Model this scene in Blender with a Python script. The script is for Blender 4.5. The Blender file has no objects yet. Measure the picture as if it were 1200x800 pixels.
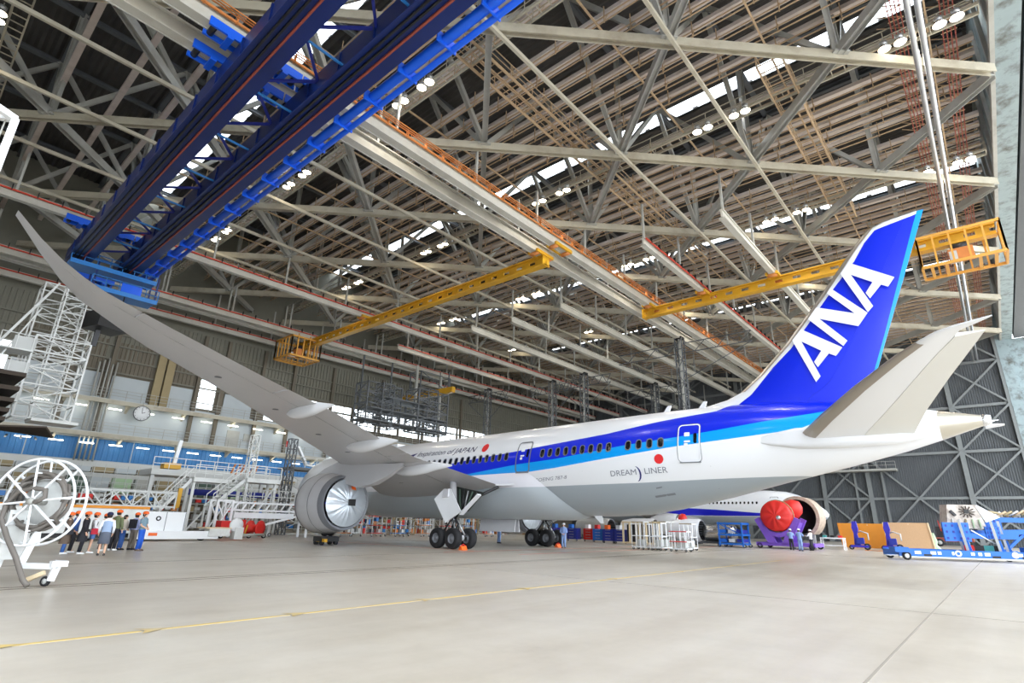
import bpy, bmesh, math, random
import numpy as np
from mathutils import Matrix, Vector
random.seed(7)
SC = bpy.context.scene
COL = SC.collection
PI = math.pi
V = Vector

# ------------------------------------------------------------------ camera
# world: X = starboard of the parked airliner, Y = its nose direction, Z up, metres; main gear midpoint at the origin
PSI, PITCH, ROLL, FPX = math.radians(48.9), math.radians(18.528), math.radians(1.403), 635.4
CAM = V((-30.78, -27.24, 1.63))
cam_d = bpy.data.cameras.new('camera'); cam = bpy.data.objects.new('camera', cam_d); COL.objects.link(cam)
cam_d.sensor_width = 36.0; cam_d.lens = FPX / 1200 * 36; cam_d.clip_end = 3000; cam_d.clip_start = .05
fw = V((math.sin(PSI) * math.cos(PITCH), math.cos(PSI) * math.cos(PITCH), math.sin(PITCH)))
rt = V((math.cos(PSI), -math.sin(PSI), 0)); up = rt.cross(fw)
r2 = rt * math.cos(ROLL) + up * math.sin(ROLL); u2 = up * math.cos(ROLL) - rt * math.sin(ROLL)
cam.matrix_world = Matrix(((r2.x, u2.x, -fw.x, CAM.x), (r2.y, u2.y, -fw.y, CAM.y), (r2.z, u2.z, -fw.z, CAM.z), (0, 0, 0, 1)))
SC.camera = cam

# ------------------------------------------------------------------ world, sun, exposure
SC.view_settings.view_transform = 'Standard'; SC.view_settings.look = 'None'
SC.view_settings.gamma = 1.0; SC.view_settings.use_curve_mapping = False
SC.view_settings.exposure = 0.95
W = bpy.data.worlds.new('sky'); SC.world = W; W.use_nodes = True
bg = W.node_tree.nodes['Background']
bg.inputs[0].default_value = (0.86, 0.93, 1.0, 1); bg.inputs[1].default_value = 2.8
sun_d = bpy.data.lights.new('sun', 'SUN'); sun_d.energy = 3.0; sun_d.angle = math.radians(4); sun_d.color = (1, .96, .9)
sun = bpy.data.objects.new('sun', sun_d); COL.objects.link(sun)
sun.rotation_euler = (math.radians(-38), math.radians(20), 0)   # stands behind the hangar roof: lights the apron only

# ------------------------------------------------------------------ materials
def lin(c):
    return tuple((x / 12.92 if x <= .04045 else ((x + .055) / 1.055) ** 2.4) for x in c)
def srgb(r, g, b): return lin((r / 255, g / 255, b / 255))
MATS = {}
def mat(name, rgb, rough=.55, metal=0., var=0., vscale=1.5, bump=0., bscale=30., spec=.5, emit=0., dirt=None, dirt_amt=.3, dirt_scale=.4):
    m = bpy.data.materials.new(name); m.use_nodes = True; nt = m.node_tree; b = nt.nodes['Principled BSDF']
    c = srgb(*rgb)
    b.inputs['Base Color'].default_value = (*c, 1); b.inputs['Roughness'].default_value = rough
    b.inputs['Metallic'].default_value = metal; b.inputs['Specular IOR Level'].default_value = spec
    tc = None
    if var or dirt or bump:
        tc = nt.nodes.new('ShaderNodeNewGeometry')
    if var or dirt:
        n = nt.nodes.new('ShaderNodeTexNoise'); n.inputs['Scale'].default_value = vscale; n.inputs['Detail'].default_value = 5
        nt.links.new(tc.outputs['Position'], n.inputs['Vector'])
        mx = nt.nodes.new('ShaderNodeMix'); mx.data_type = 'RGBA'
        mx.inputs['A'].default_value = (*[x * (1 - var) for x in c], 1); mx.inputs['B'].default_value = (*[min(1, x * (1 + var)) for x in c], 1)
        nt.links.new(n.outputs['Fac'], mx.inputs['Factor']); out = mx.outputs['Result']
        if dirt:
            n2 = nt.nodes.new('ShaderNodeTexNoise'); n2.inputs['Scale'].default_value = dirt_scale; n2.inputs['Detail'].default_value = 8; n2.inputs['Roughness'].default_value = .65
            nt.links.new(tc.outputs['Position'], n2.inputs['Vector'])
            mr = nt.nodes.new('ShaderNodeMapRange'); mr.inputs[1].default_value = .48; mr.inputs[2].default_value = .72; mr.inputs[4].default_value = dirt_amt
            nt.links.new(n2.outputs['Fac'], mr.inputs[0])
            m2 = nt.nodes.new('ShaderNodeMix'); m2.data_type = 'RGBA'; m2.inputs['B'].default_value = (*srgb(*dirt), 1)
            nt.links.new(mr.outputs[0], m2.inputs['Factor']); nt.links.new(out, m2.inputs['A']); out = m2.outputs['Result']
        nt.links.new(out, b.inputs['Base Color'])
    if bump:
        n3 = nt.nodes.new('ShaderNodeTexNoise'); n3.inputs['Scale'].default_value = bscale; nt.links.new(tc.outputs['Position'], n3.inputs['Vector'])
        bp = nt.nodes.new('ShaderNodeBump'); bp.inputs['Strength'].default_value = bump; bp.inputs['Distance'].default_value = .05
        nt.links.new(n3.outputs['Fac'], bp.inputs['Height']); nt.links.new(bp.outputs[0], b.inputs['Normal'])
    if emit:
        b.inputs['Emission Color'].default_value = (*c, 1); b.inputs['Emission Strength'].default_value = emit
    MATS[name] = m
    return m

mat('steel_cream', (186, 180, 162), .6, var=.12, dirt=(120, 96, 70), dirt_amt=.45, dirt_scale=.5)
mat('steel_grey', (176, 176, 170), .55, var=.12, dirt=(105, 92, 76), dirt_amt=.35)
mat('steel_dark', (96, 100, 104), .6, var=.15)
mat('rail_grey', (196, 194, 184), .5, var=.08, dirt=(120, 100, 80), dirt_amt=.3)
mat('pink_beam', (208, 196, 188), .7, var=.1, dirt=(110, 84, 64), dirt_amt=.35)
mat('rust_tan', (188, 162, 130), .75, var=.2, vscale=3)
mat('rust_orange', (204, 128, 66), .7, var=.2, vscale=2)
mat('rail_red', (196, 62, 40), .6, var=.1)
mat('red_lattice', (150, 72, 58), .6)
mat('deck_dark', (74, 72, 70), .8, var=.15)
mat('header_paint', (150, 166, 170), .6, var=.08, dirt=(72, 66, 52), dirt_amt=.9, dirt_scale=.9)
mat('wall_dark', (98, 102, 105), .7, var=.1)
mat('wall_dark_steel', (128, 132, 132), .6, var=.1)
mat('wall_light', (182, 190, 194), .6, var=.05)
mat('wall_rib', (122, 120, 108), .7, var=.1)
mat('wall_tan', (158, 142, 106), .65, var=.08)
mat('wall_brown', (112, 104, 90), .7, var=.1)
mat('panel_blue', (38, 112, 172), .5, var=.06)
mat('grey_light', (196, 198, 196), .5, var=.05)
mat('white_paint', (236, 238, 240), .4, var=.03)
mat('white_dirty', (222, 224, 222), .5, var=.06, dirt=(150, 145, 135), dirt_amt=.35, dirt_scale=1.2)
mat('crane_blue', (12, 38, 106), .35, var=.12, dirt=(14, 22, 60), dirt_amt=.4)
mat('crane_blue_bright', (20, 96, 232), .35, var=.05)
mat('crane_sky', (46, 124, 200), .4, var=.05)
mat('crane_yellow', (212, 160, 34), .45, var=.08, dirt=(150, 110, 30), dirt_amt=.4)
mat('cage_yellow', (214, 156, 66), .5, var=.1)
mat('black', (22, 22, 24), .5)
mat('rubber', (30, 30, 33), .75, var=.1)
mat('dark_metal', (58, 58, 60), .45, metal=.6)
mat('alu', (190, 192, 194), .35, metal=.7, var=.05)
mat('chrome', (215, 216, 218), .2, metal=.9)
mat('glass_dark', (18, 20, 26), .15)
mat('red', (214, 38, 30), .5, var=.05)
mat('orange', (240, 106, 30), .5)
mat('yellow_paint', (206, 180, 112), .7, var=.1, vscale=3, dirt=(186, 174, 154), dirt_amt=.9, dirt_scale=1.2)
mat('line_red', (206, 120, 96), .7)
mat('purple', (124, 84, 190), .5, var=.08)
mat('violet_blue', (52, 46, 170), .5)
mat('gear_blue', (30, 104, 196), .45, var=.08)
mat('deep_blue', (36, 50, 150), .5)
mat('plywood', (204, 166, 126), .75, var=.12, vscale=14, bump=.1)
mat('plywood_orange', (222, 144, 48), .7, var=.08)
mat('wood_edge', (226, 206, 170), .7)
mat('teal', (60, 150, 150), .5)
mat('green_pale', (170, 200, 160), .6)
mat('brown_dark', (62, 52, 44), .8, var=.2, vscale=4)
mat('green_dark', (70, 92, 78), .6)
mat('lamp', (255, 238, 205), .4, emit=14)
mat('tube_lamp', (255, 250, 232), .4, emit=5)

# ------------------------------------------------------------------ builders
class MB:
    """collects shapes, builds ONE mesh object"""
    def __init__(s): s.v = []; s.f = []; s.smooth = []
    def add(s, vs, fs, sm=False):
        n = len(s.v); s.v += [tuple(p) for p in vs]; s.f += [tuple(i + n for i in f) for f in fs]; s.smooth += [sm] * len(fs); return s
    def box(s, c, d, rz=0.):
        x, y, z = d[0] / 2, d[1] / 2, d[2] / 2; cs, sn = math.cos(rz), math.sin(rz)
        vs = []
        for a, b, e in ((-1,-1,-1),(1,-1,-1),(1,1,-1),(-1,1,-1),(-1,-1,1),(1,-1,1),(1,1,1),(-1,1,1)):
            px, py = a * x, b * y
            vs.append((c[0] + px * cs - py * sn, c[1] + px * sn + py * cs, c[2] + e * z))
        return s.add(vs, [(3,2,1,0),(4,5,6,7),(0,1,5,4),(1,2,6,5),(2,3,7,6),(3,0,4,7)])
    def bar(s, p0, p1, w, h=None, upv=None):
        p0, p1 = V(p0), V(p1); d = (p1 - p0)
        if d.length < 1e-6: return s
        d.normalize(); h = h or w
        u = V(upv) if upv else (V((0, 0, 1)) if abs(d.z) < .95 else V((0, 1, 0)))
        sd = d.cross(u).normalized(); u = sd.cross(d)
        vs = [p + sd * (a * w / 2) + u * (b * h / 2) for p in (p0, p1) for a, b in ((-1,-1),(1,-1),(1,1),(-1,1))]
        return s.add(vs, [(3,2,1,0),(4,5,6,7),(0,1,5,4),(1,2,6,5),(2,3,7,6),(3,0,4,7)])
    def tube(s, pts, r, n=8, closed=False):
        pts = [V(p) for p in pts]; m = len(pts); rs = r if isinstance(r, (list, tuple)) else [r] * m
        base = []; prev = None
        for i, p in enumerate(pts):
            a = pts[(i - 1) % m] if (i or closed) else p; b = pts[(i + 1) % m] if (i < m - 1 or closed) else p
            d = (b - a).normalized()
            if prev is None:
                u = d.cross(V((0, 0, 1)) if abs(d.z) < .9 else V((1, 0, 0))).normalized()
            else:
                u = (prev - d * prev.dot(d)).normalized()
            prev = u; w = d.cross(u)
            base += [p + (u * math.cos(2 * PI * k / n) + w * math.sin(2 * PI * k / n)) * rs[i] for k in range(n)]
        fs = []
        for i in range(m if closed else m - 1):
            j = (i + 1) % m
            for k in range(n):
                fs.append((i * n + k, i * n + (k + 1) % n, j * n + (k + 1) % n, j * n + k))
        if not closed: fs += [tuple(range(n))[::-1], tuple((m - 1) * n + k for k in range(n))]
        return s.add(base, fs, True)
    def lathe(s, prof, origin, axis, n=24, cap=False):
        """prof: (distance along axis, radius)"""
        o = V(origin); d = V(axis).normalized()
        u = d.cross(V((0, 0, 1)) if abs(d.z) < .9 else V((1, 0, 0))).normalized(); w = d.cross(u)
        vs = [o + d * t + (u * math.cos(2 * PI * k / n) + w * math.sin(2 * PI * k / n)) * r for t, r in prof for k in range(n)]
        fs = [(i * n + k, i * n + (k + 1) % n, (i + 1) * n + (k + 1) % n, (i + 1) * n + k) for i in range(len(prof) - 1) for k in range(n)]
        if cap: fs += [tuple(range(n))[::-1], tuple((len(prof) - 1) * n + k for k in range(n))]
        return s.add(vs, fs, True)
    def prism(s, poly, off):
        """planar polygon (3d pts) extruded by vector off"""
        n = len(poly); off = V(off); vs = [V(p) for p in poly]; vs += [p + off for p in vs]
        return s.add(vs, [tuple(range(n))[::-1], tuple(range(n, 2 * n))] + [(i, (i + 1) % n, (i + 1) % n + n, i + n) for i in range(n)])
    def grid(s, rows, sm=True, close_u=False):
        """rows of points"""
        m, n = len(rows), len(rows[0]); vs = [p for r in rows for p in r]
        fs = [(i * n + k, i * n + (k + 1) % n, (i + 1) * n + (k + 1) % n, (i + 1) * n + k) for i in range(m - 1) for k in range(n if close_u else n - 1)]
        return s.add(vs, fs, sm)
    def mesh(s, name, m):
        me = bpy.data.meshes.new(name); me.from_pydata(s.v, [], s.f)
        me.polygons.foreach_set('use_smooth', s.smooth)
        me.materials.append(MATS[m] if isinstance(m, str) else m)
        bm = bmesh.new(); bm.from_mesh(me); bmesh.ops.recalc_face_normals(bm, faces=bm.faces); bm.to_mesh(me); bm.free()
        me.update(); return me
    def build(s, name, m, parent=None, sharp=None):
        me = s.mesh(name, m)
        if sharp: me.set_sharp_from_angle(angle=math.radians(sharp))
        return link(name, me, parent)

def link(name, me, parent=None, mtx=None):
    o = bpy.data.objects.new(name, me); COL.objects.link(o)
    if mtx is not None: o.matrix_basis = mtx
    if parent is not None:
        o.parent = parent
        o.matrix_parent_inverse = WM(parent).inverted()
    return o
def WM(o):
    if o.parent is None: return o.matrix_basis.copy()
    return WM(o.parent) @ o.matrix_parent_inverse @ o.matrix_basis
def tag(o, label=None, cat=None, group=None, kind=None):
    if label: o['label'] = label
    if cat: o['category'] = cat
    if group: o['group'] = group
    if kind: o['kind'] = kind
    return o
def thing(name, label, cat, loc=(0, 0, 0), rz=0., group=None):
    o = bpy.data.objects.new(name, None); COL.objects.link(o); o.empty_display_size = .2
    o.location = loc; o.rotation_euler = (0, 0, rz)
    o.matrix_basis = Matrix.Translation(loc) @ Matrix.Rotation(rz, 4, 'Z')
    return tag(o, label, cat, group)
def dup(root, mtx, label=None, group=None):
    """copy of a thing, its parts and sub-parts, placed by matrix"""
    r = root.copy(); COL.objects.link(r); r.matrix_basis = mtx
    if label: r['label'] = label
    if group: r['group'] = group
    for ch in list(root.children):
        c = ch.copy(); COL.objects.link(c); c.parent = r
        for g in ch.children:
            e = g.copy(); COL.objects.link(e); e.parent = c
    return r
def place(x, y, z=0., rz=0.): return Matrix.Translation((x, y, z)) @ Matrix.Rotation(rz, 4, 'Z')

_unit = {}
def unit_mesh(profile, m):
    k = (profile, m)
    if k in _unit: return _unit[k]
    b = MB()
    if profile == 'box': b.box((.5, 0, 0), (1, 1, 1))
    elif profile == 'I':      # two flanges and a web (height along z)
        b.box((.5, 0, .46), (1, 1, .08)); b.box((.5, 0, -.46), (1, 1, .08)); b.box((.5, 0, 0), (1, .14, .86))
    elif profile == 'H':      # flanges upright
        b.box((.5, .46, 0), (1, .08, 1)); b.box((.5, -.46, 0), (1, .08, 1)); b.box((.5, 0, 0), (1, .86, .14))
    elif profile == 'tube': b.lathe([(0, .5), (1, .5)], (0, 0, 0), (1, 0, 0), 8, cap=True)
    _unit[k] = b.mesh(profile, m); return _unit[k]
def bmtx(p0, p1, w, h, upv=None):
    p0, p1 = V(p0), V(p1); d = p1 - p0; L = d.length; d = d / L
    u = V(upv) if upv else (V((0, 0, 1)) if abs(d.z) < .95 else V((0, 1, 0)))
    sd = u.cross(d).normalized(); u = d.cross(sd)
    return Matrix(((d.x * L, sd.x * w, u.x * h, p0.x), (d.y * L, sd.y * w, u.y * h, p0.y), (d.z * L, sd.z * w, u.z * h, p0.z), (0, 0, 0, 1)))
def beam(name, p0, p1, w, h, m, parent=None, profile='box', upv=None):
    return link(name, unit_mesh(profile, m), parent, bmtx(p0, p1, w, h, upv))
# ================================================================== HANGAR STRUCTURE
YW, XR, YD, ZB, ZD = 48.0, 78.0, -32.4, 29.0, 39.0
XL = -72.0
# ---- floor
def floor_material():
    m = bpy.data.materials.new('concrete'); m.use_nodes = True; nt = m.node_tree; b = nt.nodes['Principled BSDF']
    g = nt.nodes.new('ShaderNodeNewGeometry')
    def noise(sc, det, rough=.6, stretch=None):
        n = nt.nodes.new('ShaderNodeTexNoise'); n.inputs['Scale'].default_value = sc; n.inputs['Detail'].default_value = det; n.inputs['Roughness'].default_value = rough
        src = g.outputs['Position']
        if stretch:
            mp = nt.nodes.new('ShaderNodeMapping'); mp.inputs['Scale'].default_value = stretch; nt.links.new(src, mp.inputs['Vector']); src = mp.outputs[0]
        nt.links.new(src, n.inputs['Vector']); return n.outputs['Fac']
    def ramp(src, stops):
        r = nt.nodes.new('ShaderNodeValToRGB'); e = r.color_ramp.elements
        while len(e) < len(stops): e.new(.5)
        for el, (p, c) in zip(e, stops): el.position = p; el.color = (*srgb(*c), 1)
        nt.links.new(src, r.inputs[0]); return r.outputs[0]
    def mix(a, bb, fac, mode='MIX'):
        x = nt.nodes.new('ShaderNodeMix'); x.data_type = 'RGBA'; x.blend_type = mode
        nt.links.new(a, x.inputs['A']); nt.links.new(bb, x.inputs['B'])
        if isinstance(fac, float): x.inputs['Factor'].default_value = fac
        else: nt.links.new(fac, x.inputs['Factor'])
        return x.outputs['Result']
    base = ramp(noise(.09, 6), [(.3, (168, 154, 136)), (.52, (196, 185, 168)), (.72, (214, 208, 198))])
    fine = ramp(noise(1.1, 8, .7), [(.3, (146, 138, 124)), (.6, (198, 190, 178))])
    streak = ramp(noise(.5, 5, .6, (.12, 1.4, 1)), [(.35, (168, 160, 148)), (.65, (202, 198, 190))])
    c = mix(base, fine, .35); c = mix(c, streak, .35)
    st = nt.nodes.new('ShaderNodeMapRange'); st.inputs[1].default_value = .6; st.inputs[2].default_value = .75; st.inputs[4].default_value = .35
    nt.links.new(noise(.22, 7, .7), st.inputs[0])
    dk = nt.nodes.new('ShaderNodeRGB'); dk.outputs[0].default_value = (*srgb(128, 116, 100), 1)
    c = mix(c, dk.outputs[0], st.outputs[0])
    nt.links.new(c, b.inputs['Base Color'])
    rr = nt.nodes.new('ShaderNodeMapRange'); rr.inputs[3].default_value = .22; rr.inputs[4].default_value = .5
    nt.links.new(noise(.35, 6), rr.inputs[0]); nt.links.new(rr.outputs[0], b.inputs['Roughness'])
    return m
MATS['concrete'] = floor_material()
mat('groove', (124, 116, 106), 1.0, spec=0.); mat('crack', (156, 149, 140), 1.0, spec=0.)
fl = MB().add([(XL - 30, -160, 0), (XR + 60, -160, 0), (XR + 60, YW + 30, 0), (XL - 30, YW + 30, 0)], [(0, 1, 2, 3)]).build('floor', 'concrete')
tag(fl, 'pale grey concrete hangar floor with worn painted lines', 'floor', kind='structure')
def floor_strip(name, x0, x1, y0, y1, m, z=.004): return MB().box(((x0 + x1) / 2, (y0 + y1) / 2, z / 2), (abs(x1 - x0), abs(y1 - y0), z)).build(name, m, fl)
for y in (-3.4, -10.05, -10.45): floor_strip('rail_groove', -60, 60, y - .05, y + .05, 'groove')
for y in (-25.7, 12): floor_strip('slab_joint', -60, 70, y - .018, y + .018, 'crack')
for x in (-45, -15, 15, 45): floor_strip('slab_joint', x - .018, x + .018, -150, 46, 'crack')
xs = [-40, -29.0, -27.3, -25.0, -22.0, -18.5, -14.0, -9.0, -3.0, 4.0]
for a, b_ in zip(xs, xs[1:]):
    floor_strip('yellow_line', a, b_ - .25, -17.38, -17.28, 'yellow_paint')
    MB().add([(b_ - .3, -17.55, .009), (b_ + .12, -17.33, .009), (b_ - .3, -17.1, .009), (b_ - .2, -17.33, .009)], [(0, 1, 2, 3)]).build('arrow_mark', 'yellow_paint', fl)
floor_strip('red_line', -8.5, 25, -3.2, -3.05, 'line_red'); floor_strip('red_line', -6, 30, -6.6, -6.45, 'line_red')
floor_strip('red_line', -6.1, -5.95, -3, 14, 'line_red')

# ---- ceiling
ceil = tag(bpy.data.objects.new('ceiling', None), 'high steel space-frame hangar roof with dark corrugated deck and skylights', 'ceiling', kind='structure'); COL.objects.link(ceil)
SKY = [(-16.7, -14.9), (10.1, 11.9), (36.9, 38.7), (63.7, 65.5)]
edges = [XL] + [v for s in SKY for v in s] + [XR + .5]
ZTOP = ZD + .3
for k in range(0, len(edges), 2):
    x0, x1 = edges[k], edges[k + 1]; b = MB(); n = int((x1 - x0) / .5); xs_ = []
    for i in range(n + 1):
        x = x0 + (x1 - x0) * i / n; xs_ += [(x, ZTOP), (x + (x1 - x0) / n * .5, ZTOP + .12)] if i < n else [(x, ZTOP)]
    b.grid([[(x, YD - 2, z) for x, z in xs_], [(x, YW + .5, z) for x, z in xs_]], sm=False)
    b.box(((x0 + x1) / 2, (YD - 2 + YW + .5) / 2, ZTOP + .4), (x1 - x0, YW - YD + 2.5, .2))
    b.build('roof_deck', 'deck_dark', ceil)
def pane_material(name, t, tint):
    m = bpy.data.materials.new(name); m.use_nodes = True; nt = m.node_tree; nt.nodes.remove(nt.nodes['Principled BSDF'])
    tr = nt.nodes.new('ShaderNodeBsdfTransparent'); gl = nt.nodes.new('ShaderNodeBsdfTranslucent'); mx = nt.nodes.new('ShaderNodeMixShader')
    tr.inputs[0].default_value = (*tint, 1); gl.inputs[0].default_value = (.9, .92, .92, 1); mx.inputs[0].default_value = 1 - t
    nt.links.new(tr.outputs[0], mx.inputs[1]); nt.links.new(gl.outputs[0], mx.inputs[2]); nt.links.new(mx.outputs[0], nt.nodes['Material Output'].inputs[0])
    MATS[name] = m
pane_material('skylight_pane', .6, (.95, .98, 1)); pane_material('window_pane', .8, (.95, .98, 1))
for x0, x1 in SKY[:3]:
    y = YD
    while y < YW - 2:
        MB().box(((x0 + x1) / 2, y + 2.35, ZTOP + .25), (x1 - x0 - .06, 4.5, .03)).build('skylight', 'skylight_pane', ceil); y += 5
# bottom chords on the 45 degree grid: X+Y = c and X-Y = c
NX, NY = 1.3, -25.0
X0c, X1c, Y0c, Y1c = -46.0, XR - .3, YD + .3, YW - .3
def clipdiag(c, sgn):   # points with X + sgn*Y = c
    if sgn > 0: xa, xb = max(X0c, c - Y1c), min(X1c, c - Y0c)
    else: xa, xb = max(X0c, c + Y0c), min(X1c, c + Y1c)
    if xb - xa < 3: return None
    return (xa, (c - xa) * sgn), (xb, (c - xb) * sgn)
for sgn in (1, -1):
    c0 = NX + sgn * NY
    for k in range(-8, 12):
        r = clipdiag(c0 + 15 * k, sgn)
        if r:
            z = ZB if sgn > 0 else ZB + .25
            beam('bottom_chord', (*r[0], z), (*r[1], z), .42, .62, 'steel_cream' if sgn > 0 else 'steel_grey', ceil, 'H')
nodes = []
for i in range(-4, 6):
    for j in range(-1, 6):
        for ox in (0, 7.5):
            x, y = NX + 15 * i + ox, NY + 15 * j + ox
            if X0c <= x <= X1c and Y0c <= y <= Y1c: nodes.append((x, y))
for x, y in nodes:
    beam('post', (x, y, ZB), (x, y, ZD), .38, .38, 'steel_grey', ceil, 'H', (1, 1, 0))
    MB().box((x, y, ZB + .05), (.95, .95, .12), PI / 4).build('gusset_plate', 'steel_grey', ceil)
    for dx, dy in ((7.5, 0), (0, 7.5), (-7.5, 0)):
        if X0c <= x + dx <= X1c and Y0c <= y + dy <= Y1c:
            beam('web_diagonal', (x, y, ZB + .1), (x + dx, y + dy, ZD - .2), .34, .34, 'steel_grey', ceil, 'H')
for k in range(-7, 11):     # upper chords both ways
    x = NX + 7.5 * k
    if X0c < x < X1c: beam('upper_chord', (x, Y0c, ZD), (x, Y1c, ZD), .35, .45, 'steel_dark', ceil, 'I')
    y = NY + 7.5 * (k + 7)
    if Y0c < y < Y1c: beam('upper_chord', (X0c, y, ZD - .3), (X1c, y, ZD - .3), .35, .4, 'steel_dark', ceil, 'I')
# thin tie bars along X under the chords
for y in (-18.0, -10.5, 16.3, 24, 31.5, 9.0): beam('tie_bar', (X0c, y, ZB - .55), (X1c, y, ZB - .55), .2, .26, 'steel_cream', ceil)
# pinkish insulated purlins running along Y with rusty hanger rods below
PX = [-28.6, -25.4, -22.4] + [-19.6 + 1.5 * i for i in range(65)]
hb = MB(); rods = MB()
for i, x in enumerate(PX):
    if x > XR - 1: break
    if any(a < x < b for a, b in ((1.6, 4.9), (23.3, 26.4), (-19.9, -17.3), (6.5, 8.0), (-10.2, -8.9), (15.4, 16.8), (33.5, 34.9), (44.8, 48))): continue
    beam('purlin', (x, YD + .6, 32.4), (x, YW - .6, 32.4), .4, .3, 'pink_beam', ceil)
    if x > -21:
        for dz in (.75, 1.15): rods.bar((x - .5, YD + .8, 32.4 - dz), (x - .5, YW - 1, 32.4 - dz), .06, .07)
        y = YD + 2.0 + (i % 3) * .5
        while y < YW - 2:
            hb.bar((x - .5, y, 31.15), (x - .5, y, 32.5), .06); hb.bar((x - .5, y, 31.3), (x, y, 32.3), .05)
            y += 3.75
tag(rods.build('hanger_rails', 'rust_tan', ceil), kind='stuff'); tag(hb.build('hanger_rods', 'rust_tan', ceil), kind='stuff')
for y in (-29.5, -21.5, -14, -6.5, 1, 8.5, 16, 23.5, 31, 38.5): beam('cross_bar', (-21, y, 31.1), (XR - 1, y, 31.1), .1, .14, 'rust_tan', ceil)

# ---- catwalks with floodlights (walkways along Y, one along X)
def catwalk(name, p0, p1, wd, label, m='steel_cream'):
    t = thing(name, label, 'catwalk', p0); p0, p1 = V(p0), V(p1); d = (p1 - p0).normalized(); s = V((-d.y, d.x, 0)) * wd / 2; L = (p1 - p0).length
    for sg in (-1, 1):
        MB().bar(p0 + s * sg, p1 + s * sg, .09, .22).build('stringer', m, t)
        MB().bar(p0 + s * sg + V((0, 0, 1.05)), p1 + s * sg + V((0, 0, 1.05)), .05).bar(p0 + s * sg + V((0, 0, .55)), p1 + s * sg + V((0, 0, .55)), .04).build('handrail', m, t)
    r = MB(); ps = MB(); n = int(L / .75)
    for i in range(n + 1):
        q = p0 + d * (L * i / n); r.bar(q - s, q + s, .05, .07)
        if i % 3 == 0:
            for sg in (-1, 1): ps.bar(q + s * sg, q + s * sg + V((0, 0, 1.05)), .045)
    tag(r.build('walkway_rungs', m, t), kind='stuff'); tag(ps.build('railing_posts', m, t), kind='stuff')
    return t
CW = [(-31.8, 'outermost roof catwalk with round floodlights over the wing tip corner'), (-12.0, 'roof catwalk with lamps passing over the blue crane'), (4.0, 'roof catwalk with lit floodlights above the middle of the hangar'), (20.3, 'roof catwalk with floodlights above the tail fin'), (36.6, 'distant roof catwalk beyond the tail fin')]
for x, lb in CW: catwalk('catwalk', (x, YD + .6, 30.3), (x, YW - 1, 30.3), .8, lb)
for y, x0, x1, lb in ((-7.2, -14, 24, 'rusty lattice walkway crossing the roof beside the hanging girders'), (-21.5, 0, 24, 'short lattice walkway across the roof above the fin')): catwalk('cross_walkway', (x0, y, 29.9), (x1, y, 29.9), 1.5, lb, 'rust_tan')
def floodlight():
    t = thing('floodlight', 'x', 'light', (0, 0, 0), group='round floodlights on the roof catwalks')
    MB().lathe([(-.45, .08), (-.4, .2), (-.2, .22), (-.15, .14)], (0, 0, 0), (0, 0, 1), 10, cap=True).build('housing', 'alu', t)
    MB().lathe([(-.45, .1), (-.5, .2), (-.62, .32), (-.74, .36), (-.74, .34), (-.6, .28), (-.5, .1)], (0, 0, 0), (0, 0, 1), 16).build('reflector', 'chrome', t)
    MB().lathe([(-.70, .001), (-.72, .2), (-.70, .31)], (0, 0, 0), (0, 0, 1), 14).build('lamp_disc', 'lamp', t)
    MB().bar((0, 0, -.2), (0, 0, .1), .05).build('bracket', 'steel_grey', t)
    return t
f0 = floodlight(); nfl = 0
rows = {-31.8: 'over the wing tip corner', -12.0: 'beside the blue crane', 4.0: 'above the middle of the hangar', 20.3: 'above the tail fin', 36.6: 'far beyond the fin'}
for x, lb in rows.items():
    for y, yl in ((-29.0, 'nearest the door'), (-17.2, 'second from the door'), (-1.8, 'over the orange girder'), (14.0, 'over the grey girders'), (29.5, 'nearest the end wall')):
        for dy in (-1.75, -.95, .95, 1.75):
            mt = place(x - .75, y + dy, 30.4)
            l_ = 'round floodlight of the four %s, %s' % (lb, yl)
            if nfl == 0: o = f0; o.matrix_basis = mt; o['label'] = l_
            else: o = dup(f0, mt, l_)
            nfl += 1
        ld = bpy.data.lights.new('flood', 'AREA'); ld.shape = 'DISK'; ld.size = 1.2; ld.energy = 120; ld.color = (1, .93, .82)
        lo = bpy.data.objects.new('flood_light', ld); COL.objects.link(lo); lo.location = (x - .75, y, 28.2)

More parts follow.
